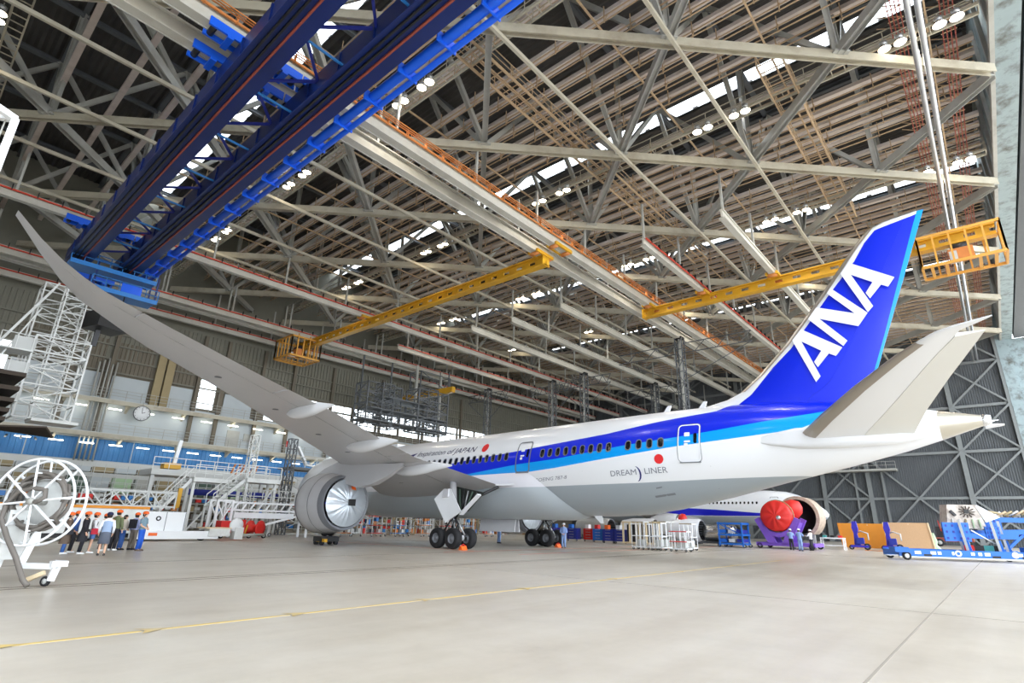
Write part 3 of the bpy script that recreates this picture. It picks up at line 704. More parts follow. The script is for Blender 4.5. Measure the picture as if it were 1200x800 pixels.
mfp.node_tree.links.new(g_.outputs['Position'], s_.inputs[0]); mfp.node_tree.links.new(k_.mix(k_.m('GREATER_THAN', s_.outputs[2], 3.86), srgb(186, 196, 204), srgb(232, 232, 240)), mfp.node_tree.nodes['Principled BSDF'].inputs['Base Color'])
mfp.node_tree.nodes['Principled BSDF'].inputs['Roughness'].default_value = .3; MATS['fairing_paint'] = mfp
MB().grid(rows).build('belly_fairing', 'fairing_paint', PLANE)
MB().box(ac(20.5, .0, 1.9), (1.6, 2.2, .12)).build('air_scoop', 'ac_grey_dark', PLANE)

# ---- wings
LEp = [(16.2, 1.6), (17.1, 2.9), (22.3, 10), (32.9, 25.3), (35.6, 27.8), (37.3, 28.75), (39.9, 30.05)]
TEp = [(30.9, 1.6), (30.9, 2.9), (30.3, 10), (36.6, 25.0), (38.2, 27.7), (39.1, 28.7), (40.25, 30.05)]
LEz = [(1.6, 3.75), (2.9, 3.95), (6, 4.6), (10.9, 5.48), (15.85, 6.25), (20.9, 7.02), (24.6, 7.5), (27.4, 7.74), (29, 7.8), (30.05, 8.06)]
TEz = [(1.6, 3.7), (3, 3.95), (7.2, 4.70), (10.7, 5.26), (13.3, 5.6), (17, 6.2), (21.2, 6.68), (24.7, 7.14), (27, 7.33), (28.7, 7.47), (29.6, 7.8), (30.05, 8.06)]
def ip(t, xs_, ys_): return float(np.interp(t, xs_, ys_))
def wing_sec(b, c):          # point on the chord line at span b, chord fraction c
    al, at = ip(b, [p[1] for p in LEp], [p[0] for p in LEp]), ip(b, [p[1] for p in TEp], [p[0] for p in TEp])
    zl, zt = ip(b, [p[0] for p in LEz], [p[1] for p in LEz]), ip(b, [p[0] for p in TEz], [p[1] for p in TEz])
    return al + (at - al) * c, zl + (zt - zl) * c, at - al
def thick(b): return ip(b, [2.9, 10, 25, 30], [.13, .105, .09, .06])
def af(c, t): return 5 * t * (.2969 * math.sqrt(c) - .126 * c - .3516 * c * c + .2843 * c ** 3 - .1036 * c ** 4)
def wing_pt(b, c, s, side, sc=1.):
    a, z, ch = wing_sec(b, c); h = af(min(c, 1), thick(b)) * ch
    zz = z + (h * .95 if s > 0 else -h * .62) * sc
    return ac(a, side * b, zz)
def wing_part(b0, b1, c0, c1, side, nb=8, nc=8, close=True):
    bs = [b0 + (b1 - b0) * i / nb for i in range(nb + 1)]; cs = [c0 + (c1 - c0) * (.5 - .5 * math.cos(PI * j / nc) if c0 == 0 and c1 > .4 else j / nc) for j in range(nc + 1)]
    rows = []
    for b in bs:
        rows.append([wing_pt(b, c, 1, side) for c in reversed(cs)] + [wing_pt(b, c, -1, side) for c in cs[(1 if c0 == 0 else 0):]])
    m = MB().grid(rows, close_u=True); n = len(rows[0])
    m.add(rows[0], [tuple(range(n))]); m.add(rows[-1], [tuple(range(n))[::-1]])
    return m
for side in (1, -1):
    w = tag(wing_part(1.6, 30.05, 0.0, .735, side, 40, 12).build('wing', 'ac_grey', PLANE, 40), 'pale grey wing curving up to a raked tip' if side > 0 else None)
    wing_part(1.6, 30.05, 0, .035, side, 40, 3).build('leading_edge', 'ac_le', w)
    for nm, b0, b1 in (('inboard_flap', 3.0, 9.3), ('flaperon', 9.4, 10.9), ('outboard_flap', 11.0, 20.4), ('aileron', 20.5, 26.6), ('tip_panel', 26.65, 30.05)):
        wing_part(b0, b1, .742, 1.0, side, 6, 3).build(nm, 'ac_grey', w, 40)
    MB().grid([[wing_pt(b, .735, s, side, .97) for s in (1, -1)] for b in np.linspace(2, 29.5, 24)]).build('flap_gap', 'seam', w)
    # flap track fairings
    for b, L0, L1, r in ((8.6, .58, 1.17, .40), (13.6, .55, 1.20, .40), (18.6, .52, 1.22, .34)):
        rows = []
        for i in range(13):
            u = i / 12; c = L0 + (L1 - L0) * u; a, z, ch = wing_sec(b, min(c, 1)); a = wing_sec(b, 0)[0] + (wing_sec(b, 1)[0] - wing_sec(b, 0)[0]) * c
            rr = r * math.sin(PI * min(1, u ** .75 * .93 + .035)) ; zz = wing_pt(b, min(c, 1), -1, 1).z - .12 - .05 * u
            rows.append([ac(a, side * (b + rr * .62 * math.cos(2 * PI * k / 12)), zz + rr * math.sin(2 * PI * k / 12)) for k in range(12)])
        MB().grid(rows, close_u=True).build('flap_fairing', 'ac_white', w)
    # fuel-vent marks along the underside
    for b in (6, 9.2, 12.5, 15.5, 19, 22.5): 
        p = wing_pt(b, .42, -1, side); MB().lathe([(0, .001), (0, .16), (.02, .16)], p - V((0, 0, .02)), (0, 0, 1), 12).build('access_panel', 'ac_grey_dark', w)
    MB().prism([ac(30.9, side * 2.6, 3.95), ac(30.9, side * 3.6, 3.95), ac(32.4, side * 2.75, 4.0)], (0, 0, .12)).build('root_fillet', 'ac_grey', w)

# ---- engines
for side in (1, -1):
    e = tag(bpy.data.objects.new('engine', None), 'grey jet engine with a silver wrapped exhaust' if side > 0 else None); COL.objects.link(e); e.parent = PLANE
    EC = ac(23.3, side * 9.73, 2.66)
    out = [(-3.3, 1.60), (-3.4, 1.72), (-3.3, 1.84), (-3.0, 1.93), (-2.4, 1.97), (-1.8, 1.96), (-1.1, 1.88), (-.55, 1.79)]
    AX = (0, -1, 0)
    MB().lathe(out, EC, AX, 48).build('nacelle_cowl', 'ac_grey', e)
    MB().lathe([(-3.28, 1.6), (-3.41, 1.7), (-3.36, 1.8), (-3.1, 1.92), (-2.9, 1.955)], EC, AX, 48).build('inlet_lip', 'ac_grey_dark', e)
    MB().lathe([(-3.3, 1.6), (-2.4, 1.42), (-2.4, .1)], EC, AX, 40).build('inlet_duct', 'dark_metal', e)
    MB().lathe([(-1.5, 1.945), (-1.5, 1.955), (-1.46, 1.945)], EC, AX, 48).build('cowl_seam', 'seam', e)
    MB().lathe([(-.62, 1.8), (0, 1.70), (.02, 1.66), (-.22, 1.5), (-.6, 1.46)], EC, AX, 48).build('fan_nozzle', 'ac_grey_dark', e)
    # crumpled silver sheet over the exhaust
    rows = []
    for i in range(15):
        r = i / 14; row = []
        for k in range(72):
            t = 2 * PI * k / 72; wr_ = (.05 * math.sin(t * 17 + 3 * math.sin(t * 3)) + .04 * math.sin(t * 29 + r * 4)) * r * (1.15 - r)
            x = .34 * (1 - r ** 2.2) + wr_ * 1.8; row.append(EC + V((1.5 * r * math.cos(t), -x - .02, 1.5 * r * math.sin(t))))
        rows.append(row)
    MB().grid(rows, close_u=True).build('exhaust_cover', 'silver_cover', e)
    MB().box(EC + V((.15, -.44, .02)), (.5, .04, .42)).build('cover_patch', 'black', e)
    if side > 0:
        MB().grid([[EC + V((x - .16, y, z)), EC + V((x + .16, y - .03, z - .05))] for x, y, z in ((-.15, .35, 1.80), (-.1, .0, 1.76), (0, -.12, 1.62), (.12, -.2, 1.35), (.2, -.3, 1.05), (.22, -.38, .85))]).build('warning_strap', 'orange', e)
    # pylon
    bW = 9.73
    zb = [wing_pt(bW, c, -1, 1).z for c in (0, .3, .6, .8)]
    rows = []
    for a, z0, z1, hw in ((19.3, 4.5, 4.62, .04), (20.4, 4.35, 4.95, .2), (22.3, 4.1, 5.35, .3), (24.6, 3.6, 5.2, .32), (26.2, 3.75, 5.05, .28), (27.6, 4.2, 4.95, .18), (28.9, 4.75, 4.95, .05)):
        rows.append([ac(a, side * (bW + hw), z0), ac(a, side * (bW + hw * .9), z1), ac(a, side * (bW - hw * .9), z1), ac(a, side * (bW - hw), z0)])
    MB().grid(rows, close_u=True, sm=False).build('pylon', 'ac_grey', e)

dl = thing('engine_dolly', 'small black roller dolly under the silver wrapped engine', 'dolly', (-9.7, 6.6, 0))
MB().box((-9.9, 6.8, .38), (1.3, 1.0, .3)).build('deck', 'black', dl)
for dx in (-.5, .5):
    for dy in (-.35, .35): MB().lathe([(-.1, .17), (.1, .17)], (-9.9 + dx, 6.8 + dy, .19), (1, 0, 0), 12, cap=True).build('roller', 'rubber', dl)
MB().box((-10.4, 6.6, .3), (.2, 1.2, .2)).build('yellow_bar', 'crane_yellow', dl)
# ---- tail
fin_LE = [(7.6, 42.2), (8.2, 43.6), (8.53, 45.2), (8.85, 46.0), (9.68, 47.08), (11.12, 48.59), (13.37, 50.57), (15.77, 52.53), (16.53, 53.26), (16.72, 53.82), (16.86, 55.3)]
def fin_a(z): return ip(z, [p[0] for p in fin_LE], [p[1] for p in fin_LE]), ip(z, [7.0, 16.9], [51.65, 55.72])
def fin_rows(c0, c1, zs, t=.1, nc=10):
    rows = []
    for z in zs:
        l, r = fin_a(z); cs = [c0 + (c1 - c0) * j / nc for j in range(nc + 1)]
        th = min(.42, t * (r - l) * .5)
        h = lambda c: th * (math.sqrt(max(0, 1 - (1 - min(1, c / .3)) ** 2)) if c < .3 else (1 - ((c - .3) / .7) ** 1.5) * .97 + .03)
        rows.append([ac(l + (r - l) * c, h(c), z) for c in cs] + [ac(l + (r - l) * c, -h(c), z) for c in reversed(cs)])
    return rows
zs = [7.55, 7.9, 8.2, 8.4, 8.53, 8.7, 8.85, 9.2, 9.68, 10.4, 11.12, 12.2, 13.37, 14.6, 15.77, 16.2, 16.53, 16.72, 16.84]
r_ = fin_rows(0, .7, zs); m_ = MB().grid(r_, close_u=True); m_.add(r_[-1], [tuple(range(len(r_[-1])))])
fin = tag(m_.build('tail_fin', 'fin_livery', PLANE, 50), 'blue tail fin with white lettering')
r_ = fin_rows(.701, 1.0, zs, nc=4); m_ = MB().grid(r_, close_u=True); m_.add(r_[-1], [tuple(range(len(r_[-1])))]); m_.build('rudder', 'fin_livery', fin, 50)
# metal leading edge strip
rows = []
for z in [p[0] for p in fin_LE[3:]]:
    l, r = fin_a(z); rows.append([ac(l + .0, .0, z) + V((s * .14 * q ** .6, -.30 * q + .03, 0)) for s, q in ((-1, 1), (-1, .5), (0, 0), (1, .5), (1, 1))])
MB().grid(rows).build('fin_leading_edge', 'ac_le', fin)

def fin_h(a, z):
    l, r = fin_a(z); th = min(.42, .1 * (r - l) * .5); c = (a - l) / (r - l)
    return th * (math.sqrt(max(0, 1 - (1 - min(1, c / .3)) ** 2)) if c < .3 else (1 - ((c - .3) / .7) ** 1.5) * .97 + .03)
LET = [('letter', [[(52.225, 14.849), (53.981, 13.528), (53.655, 13.113), (53.391, 13.29), (52.829, 12.702), (52.702, 13.023), (53.074, 13.516), (52.218, 14.176)], [(52.225, 14.849), (52.218, 14.176), (52.895, 12.272), (52.627, 12.003), (51.785, 14.342)]]),
 ('letter', [[(51.217, 13.689), (52.613, 11.977), (52.117, 11.374), (50.475, 12.152), (51.544, 10.733), (51.327, 10.49), (49.952, 12.251), (50.427, 12.799), (52.074, 12.072), (51.015, 13.451)]]),
 ('letter', [[(49.544, 11.762), (51.272, 10.426), (50.929, 10.036), (50.639, 10.226), (50.05, 9.598), (49.918, 9.888), (50.332, 10.421), (49.474, 11.101)], [(49.544, 11.762), (49.474, 11.101), (50.104, 9.107), (49.861, 8.841), (49.047, 11.237)]])]
for (nm, polys), ch in zip(LET, 'ANA'):
    for sd in (1, -1):
        m_ = MB()
        for p in polys:      # planar face just proud of the fin skin
            m_.prism([ac(a, sd * (.30), z) for a, z in p], (-sd * .05, 0, 0))
        tag(m_.build('letter', 'letter_white', fin), 'white letter %s' % ch)
# tailplane
HL = [(48.3, .6), (49.12, 1.85), (50.46, 3.89), (52.3, 6.42), (53.88, 8.37), (54.7, 9.25), (55.2, 9.72), (55.8, 10.0), (56.66, 10.2)]
HH = [(51.3, .6), (51.72, 1.8), (53.2, 4.6), (55.0, 8.2), (55.88, 9.73), (56.1, 9.85), (56.4, 10.0), (56.68, 10.2)]
HT = [(53.4, .6), (53.55, 1.2), (54.27, 3.57), (55.3, 6.4), (56.1, 8.45), (56.47, 9.42)]
def hz(b): return 5.9 + .22 * (b - 1.5)
def hsec(b, c): 
    l, h = ip(b, [p[1] for p in HL], [p[0] for p in HL]), ip(b, [p[1] for p in HH], [p[0] for p in HH]); return l + (h - l) * c
for side in (1, -1):
    rows = []
    for b in (.6, 1.85, 2.8, 3.9, 5.2, 6.4, 7.4, 8.4, 9.25, 9.7, 9.95, 10.1, 10.19):
        t = ip(b, [.6, 9, 10.2], [.32, .12, .02]); cs = [0, .04, .12, .25, .45, .7, 1.0]
        f = lambda c: t * math.sqrt(min(1, c / .35 * (2 - c / .35))) if c < .35 else t * (1 - .35 * (c - .35) / .65)
        rows.append([ac(hsec(b, c), side * b, hz(b) + f(c)) for c in reversed(cs)] + [ac(hsec(b, c), side * b, hz(b) - f(c)) for c in cs[1:]])
    m_ = MB().grid(rows, close_u=True); n = len(rows[0]); m_.add(rows[-1], [tuple(range(n))]); m_.add(rows[0], [tuple(range(n))])
    st = tag(m_.build('tailplane', 'ac_white', PLANE, 60), 'white tailplane' if side > 0 else None)
    rows = []
    for b in (.9, 1.85, 3.57, 5.2, 6.4, 7.4, 8.4, 9.38):
        h, t_ = hsec(b, 1) + .03, ip(b, [p[1] for p in HT], [p[0] for p in HT]); t = ip(b, [.6, 9], [.2, .07])
        rows.append([ac(t_, side * b, hz(b) + .01), ac(h, side * b, hz(b) + t), ac(h, side * b, hz(b) - t), ac(t_, side * b, hz(b) - .01)])
    m_ = MB().grid(rows, close_u=True, sm=False); m_.add(rows[-1], [(0, 1, 2, 3)]); m_.add(rows[0], [(0, 1, 2, 3)]); m_.build('elevator', 'ac_elev', st)
    rows = []
    for b in (1.95, 3.9, 5.2, 6.4, 7.4, 8.4, 9.25): l = hsec(b, 0); t = ip(b, [.6, 9, 10.2], [.32, .12, .02]) + .02; ch = hsec(b, 1) - l; f = lambda c: t * math.sqrt(min(1, c / .35 * (2 - c / .35))) if c < .35 else t; rows.append([ac(l + ch * c, side * b, hz(b) + f(c)) for c in (.2, .1, .03)] + [ac(l - .03, side * b, hz(b))] + [ac(l + ch * c, side * b, hz(b) - f(c)) for c in (.03, .1, .2)])
    MB().grid(rows).build('tailplane_leading_edge', 'ac_le', st)
    # root fairing
    rows = []
    for a, h, w_ in ((46.9, .05, .02), (47.8, .3, .16), (49, .5, .3), (51, .55, .35), (53, .45, .3), (54, .2, .1)):
        b0 = fx(a, 5.95) ; rows.append([ac(a, side * (b0 - .15 + w_ * (1.6 if 0 < k < 6 else .2)), 5.85 + h * math.cos(PI * k / 6)) for k in range(7)])
    MB().grid(rows).build('root_fairing', 'ac_white', st)

# ---- landing gear
for side in (1, -1):
    lg = tag(bpy.data.objects.new('main_gear', None)); COL.objects.link(lg); lg.parent = PLANE
    gx = side * 4.9
    MB().tube([ac(28.3, side * 5.0, 4.3), ac(28.45, gx, 2.2)], .24, 12).build('strut_cylinder', 'ac_grey', lg)
    MB().tube([ac(28.45, gx, 2.3), ac(28.5, gx, .75)], .15, 12).build('strut_piston', 'chrome', lg)
    MB().tube([ac(27.6, gx, .68), ac(29.4, gx, .68)], .17, 10).build('bogie_beam', 'ac_grey', lg)
    for a, bb in ((25.8, 3.6), (31.0, 3.4)): MB().tube([ac(28.45, gx, 2.5), ac(a, side * bb, 3.9)], .1, 8).build('side_brace', 'dark_metal', lg)
    MB().tube([ac(28.3, gx, 2.0), ac(28.95, gx, 1.5), ac(28.5, gx, 1.0)], .07, 6).build('torque_link', 'dark_metal', lg)
    for da, db_ in ((-.7, .35), (.7, .35), (-.7, -.35), (.7, -.35)): MB().tube([ac(28.5, gx + db_ * .4, 1.9), ac(28.5 + da, gx + db_, .85)], .06, 6).build('brake_rod', 'alu' if da > 0 else 'dark_metal', lg)
    MB().tube([ac(27.4, gx - .4 * side, 3.6), ac(28.4, gx, 1.7)], .09, 8).build('drag_brace', 'ac_grey', lg); MB().tube([ac(29.6, gx - .3 * side, 3.6), ac(28.5, gx, 1.7)], .09, 8).build('drag_brace', 'dark_metal', lg)
    for q in range(3): MB().tube([ac(28.3 + .1 * q, gx + .15 * side, 2.4), ac(28.8 + .2 * q, gx + .3 * side, 1.6), ac(28.2 + .5 * q, gx + .1, .8)], .03, 5).build('hydraulic_hose', 'black', lg)
    for a in (27.77, 29.23):
        MB().tube([ac(a, gx - .75, .635), ac(a, gx + .75, .635)], .1, 8).build('axle', 'dark_metal', lg)
        for db in (-.66, .66):
            c = ac(a, gx + db, .635)
            ty = MB().lathe([(-.25, .33), (-.25, .48), (-.22, .58), (-.12, .63), (0, .638), (.12, .63), (.22, .58), (.25, .48), (.25, .33), (.2, .3), (-.2, .3), (-.25, .33)], c, (1, 0, 0), 32).build('tyre', 'rubber', lg)
            for s in (-1, 1): MB().lathe([(s * .2, .3), (s * .12, .28), (s * .1, .16), (s * .19, .12), (s * .21, .001)], c, (1, 0, 0), 24).build('wheel_hub', 'ac_grey_dark', ty)
    # leg door
    if side > 0:
        MB().prism([ac(27.8, 6.05, 3.0), ac(28.6, 6.0, 3.62), ac(29.2, 5.95, 3.62), ac(30.2, 5.9, 2.25), ac(28.8, 5.9, 1.55)], (-.08, -.02, .02)).build('gear_door', 'ac_white', lg)
        MB().prism([ac(28.7, 6.0, 3.65), ac(29.1, 5.97, 3.65), ac(29.1, 6.0, 3.15), ac(28.6, 6.03, 3.1)], (-.14, 0, 0)).build('door_hinge', 'ac_grey', lg)
        MB().bar(ac(31.0, 5.2, 3.3), ac(29.5, 5.25, 2.1), .1, .34, (1, 0, 0)).build('door_link', 'ac_white', lg)
        MB().prism([ac(28.3, 4.7, 3.9), ac(31.0, 4.7, 3.45), ac(29.6, 4.7, 2.3), ac(28.6, 4.7, 2.5)], (-.06, 0, 0)).build('wheel_bay', 'bay_dark', lg)
        for q in range(5): MB().tube([ac(28.8 + .4 * q, 4.8, 3.7 - .06 * q), ac(28.9 + .3 * q, 4.85, 3.0), ac(29.1 + .15 * q, 4.9, 2.4)], .05, 5).build('hydraulic_hose', ('green_dark', 'dark_metal', 'alu', 'green_dark', 'dark_metal')[q], lg)
    else:
        MB().prism([ac(27.2, -6.1, 4.15), ac(28.75, -5.95, 4.5), ac(29.9, -5.55, 2.3), ac(28.35, -5.55, 1.55)], (.08, -.02, .02)).build('gear_door', 'ac_white', lg)
    MB().prism([ac(26.4, side * .1, 2.0), ac(29.8, side * .1, 2.0), ac(29.8, side * .25, 1.05), ac(26.4, side * .25, 1.05)], (side * -.06, 0, 0)).build('bay_door', 'ac_grey', lg)
# nose gear
ng = bpy.data.objects.new('nose_gear', None); COL.objects.link(ng); ng.parent = PLANE
MB().tube([ac(5.7, 0, 2.4), ac(5.72, 0, .5)], .13, 10).build('strut', 'ac_grey', ng)
for s in (-1, 1): MB().lathe([(-.17, .3), (-.16, .46), (0, .51), (.16, .46), (.17, .3), (.1, .1), (-.1, .1), (-.17, .3)], ac(5.72, s * .33, .51), (1, 0, 0), 24).build('tyre', 'rubber', ng)
# chocks
def chock(x, y, lb):
    t = thing('wheel_chock', lb, 'chock', (x, y, 0)); 
    MB().prism([(x - .22, y - .18, 0), (x - .22, y + .18, 0), (x - .22, y + .05, .24), (x - .22, y - .05, .24)], (.44, 0, 0)).build('wedge', 'orange', t)
    MB().tube([(x - .3, y, .2), (x, y, .33), (x + .3, y, .2)], .025, 6).build('handle', 'red', t)
chock(-5.6, -1.68, 'orange wheel chock behind the near landing gear'); chock(4.3, -1.7, 'orange wheel chock behind the far landing gear')
# ================================================================== CRANES AND HANGING GEAR
# ---- blue double-girder crane along Y
bc = thing('blue_crane', 'dark blue overhead travelling crane with two long girders', 'crane', (-21, 0, 23))
for x0, x1 in ((-23.95, -22.55), (-20.35, -18.95)):
    MB().box(((x0 + x1) / 2, -5.0, 23.75), (x1 - x0, 76, 1.5)).build('girder', 'crane_blue', bc)
    MB().box(((x0 + x1) / 2, -5.0, 22.98), (x1 - x0 + .3, 76, .1)).build('flange', 'crane_blue', bc)
    for dx in (-.55, -.25, .1): MB().box(((x0 + x1) / 2 + dx, -5.0, 22.86), (.09, 76, .12)).build('track_bar', 'black' if dx < 0 else 'red_lattice', bc)
    for k in range(24): MB().box(((x0 + x1) / 2, 30 - k * 3.0, 23.7), (x1 - x0 + .2, .12, 1.3)).build('stiffener', 'crane_blue', bc)
MB().tube([(-18.1, 33, 23.3), (-18.1, -43, 23.3)], .26, 10).build('cable_duct', 'crane_blue_bright', bc)
MB().tube([(-17.6, 33, 23.1), (-17.6, -43, 23.1)], .16, 8).build('cable_duct', 'crane_blue_bright', bc)
for k in range(26): MB().box((-18.0, 32 - k * 2.9, 23.25), (1.2, .08, .62)).build('duct_clamp', 'crane_blue_bright', bc)
for k in range(14):
    y = 30 - k * 5.2; MB().bar((-22.6, y, 23.9), (-20.3, y - 2.6, 23.9), .13).build('cross_brace', 'deep_blue', bc); MB().bar((-20.3, y - 2.6, 23.9), (-22.6, y - 5.2, 23.9), .13).build('cross_brace', 'deep_blue', bc)
    MB().bar((-22.6, y, 23.3), (-20.3, y, 23.3), .1).build('cross_tie', 'crane_sky', bc)
for y in (-1.75, .35, 27.2, 40.5):
    for x0, x1 in ((-25.4, -23.3), (-22.4, -20.5), (-20.4, -18.6)):
        if y > 30 and x0 < -25: continue
        tr = MB().box(((x0 + x1) / 2, y - .42, 24.95), (x1 - x0, .12, .5)).box(((x0 + x1) / 2, y + .42, 24.95), (x1 - x0, .12, .5)).build('end_truck', 'crane_blue_bright', bc)
        for xq in (x0 + .3, x1 - .3): MB().lathe([(-.45, .16), (.45, .16)], (xq, y, 24.86), (0, 1, 0), 10, cap=True).build('truck_wheel', 'dark_metal', tr)
        MB().box(((x0 + x1) / 2, y, 24.62), (.3, 1.0, .16)).build('yoke', 'crane_blue_bright', tr)
# hanging sky-blue work platform at the crane end
wp = thing('crane_platform', 'sky blue work platform with railings under the crane end', 'platform', (-21, 30.5, 19.6))
for z, x0, x1 in ((22.4, -24, -17.4), (20.6, -22.2, -17.0)):
    MB().box(((x0 + x1) / 2, 30.6, z), (x1 - x0, 2.6, .14)).build('deck', 'crane_sky', wp)
    MB().box(((x0 + x1) / 2, 29.3, z - .1), (x1 - x0, .12, .4)).build('fascia', 'crane_sky', wp)
    for h in (.5, 1.0): MB().bar((x0, 29.3, z + h), (x1, 29.3, z + h), .06).build('handrail', 'crane_sky', wp)
    n = int((x1 - x0) / .9)
    for i in range(n + 1): x = x0 + (x1 - x0) * i / n; MB().bar((x, 29.3, z), (x, 29.3, z + 1.0), .06).build('railing_post', 'crane_sky', wp)
for x in (-22, -17.2): 
    for y in (29.5, 31.7): MB().bar((x, y, 20.6), (x, y, 23), .14).build('hanger', 'crane_blue', wp)
MB().box((-19.2, 29.25, 21.1), (1.6, .1, .8)).build('side_panel', 'crane_blue_bright', wp)
# black hoist box
hb_ = thing('hoist_box', 'black hoist box with blue lid hanging below the blue crane', 'hoist', (-21, 29.5, 17))
MB().box((-20.3, 29.5, 17.6), (2.5, 2.4, 1.5), .3).build('casing', 'black', hb_); MB().box((-20.1, 29.3, 18.45), (1.6, 1.6, .16), .3).build('lid', 'crane_blue_bright', hb_)
for x in (-21.0, -19.5): MB().tube([(x, 29.6, 18.3), (x, 29.6, 20.6)], .05, 6).build('cable', 'black', hb_)
MB().bar((-20.7, 29.8, 16.9), (-20.7, 29.9, 15.4), .35).build('lower_arm', 'dark_metal', hb_)

# ---- lattice builder
def lattice(t, x0, x1, y0, y1, z0, z1, nlev, r, m, brace=True, stuff=None):
    for x in (x0, x1):
        for y in (y0, y1): MB().bar((x, y, z0), (x, y, z1), r).build('post', m, t)
    for i in range(nlev + 1):
        z = z0 + (z1 - z0) * i / nlev
        k = MB()
        for a, b in (((x0, y0), (x1, y0)), ((x1, y0), (x1, y1)), ((x1, y1), (x0, y1)), ((x0, y1), (x0, y0))): k.bar((*a, z), (*b, z), r * .75)
        k.build('ring', m, t)
        if i < nlev and brace:
            zz = z0 + (z1 - z0) * (i + 1) / nlev; k = MB(); s = i % 2
            for a, b in (((x0, y0), (x1, y0)), ((x1, y0), (x1, y1)), ((x1, y1), (x0, y1)), ((x0, y1), (x0, y0))):
                p, q = (a, b) if s else (b, a); k.bar((*p, z), (*q, zz), r * .6)
            k.build('brace', m, t)
# white hanging tower
ht = thing('hanging_tower', 'white lattice access tower hanging in front of the end wall', 'scaffold tower', (-22.5, 30, 8.5))
lattice(ht, -24.6, -21.0, 29.0, 31.4, 8.6, 15.2, 5, .13, 'white_dirty'); lattice(ht, -23.5, -22.0, 29.4, 31.0, 8.6, 20.2, 9, .09, 'white_dirty'); lattice(ht, -24.8, -20.6, 31.6, 34.0, 13, 20.5, 5, .11, 'white_dirty')
MB().bar((-27.3, 29.2, 12.6), (-24.2, 29.2, 19.9), .14).build('stay', 'white_dirty', ht); MB().bar((-27.3, 31.2, 12.6), (-24.2, 31.2, 19.9), .14).build('stay', 'white_dirty', ht)
MB().bar((-26.6, 29.2, 12.2), (-24.8, 29.2, 17.5), .1).build('stay', 'white_dirty', ht)
MB().box((-22.0, 29.6, 8.45), (3.0, 2.4, .22)).build('foot_deck', 'white_dirty', ht)
for z in (9.7, 11.7, 13.7):
    MB().box((-25.7, 29.6, z), (2.2, 2.0, .12)).build('landing', 'white_dirty', ht); MB().box((-25.2, 28.7, z + .55), (1.4, .06, 1.0)).build('toe_panel', 'grey_light', ht)
    for x in (-26.7, -25.7, -24.7): MB().bar((x, 28.6, z), (x, 28.6, z + 1.2), .06).build('railing_post', 'white_dirty', ht)
    MB().bar((-26.7, 28.6, z + 1.2), (-24.7, 28.6, z + 1.2), .06).build('handrail', 'white_dirty', ht)
# dark planks of a wing dock beside the tower
wd = thing('wing_dock', 'dark brown plank dock jutting out below the white tower', 'dock', (-26, 24, 6.5))
for i in range(9): MB().bar((-29.5 + .1 * i, 22 + .55 * i, 6.6 + .1 * i), (-23.4 + .15 * i, 22 + .55 * i, 7.2 - .02 * i), .5, .12).build('plank', 'brown_dark', wd)
for i in range(7): MB().bar((-28.6 + .8 * i, 21.7, 6.3), (-28.0 + .8 * i, 26.6, 6.9), .1, .1).build('joist', 'steel_grey', wd)
for z in (7.5, 8.1, 8.8, 9.6, 10.6): MB().box((-26.9 + .12 * (z - 7.6), 24.5, z), (2.6, 4.5, .28)).build('deck_edge', 'brown_dark', wd)
for x, y in ((-29, 22.5), (-29, 26), (-27.6, 26.5), (-27.4, 22.6)): MB().bar((x, y, 0), (x, y, 10.8), .16).build('post', 'steel_dark', wd)

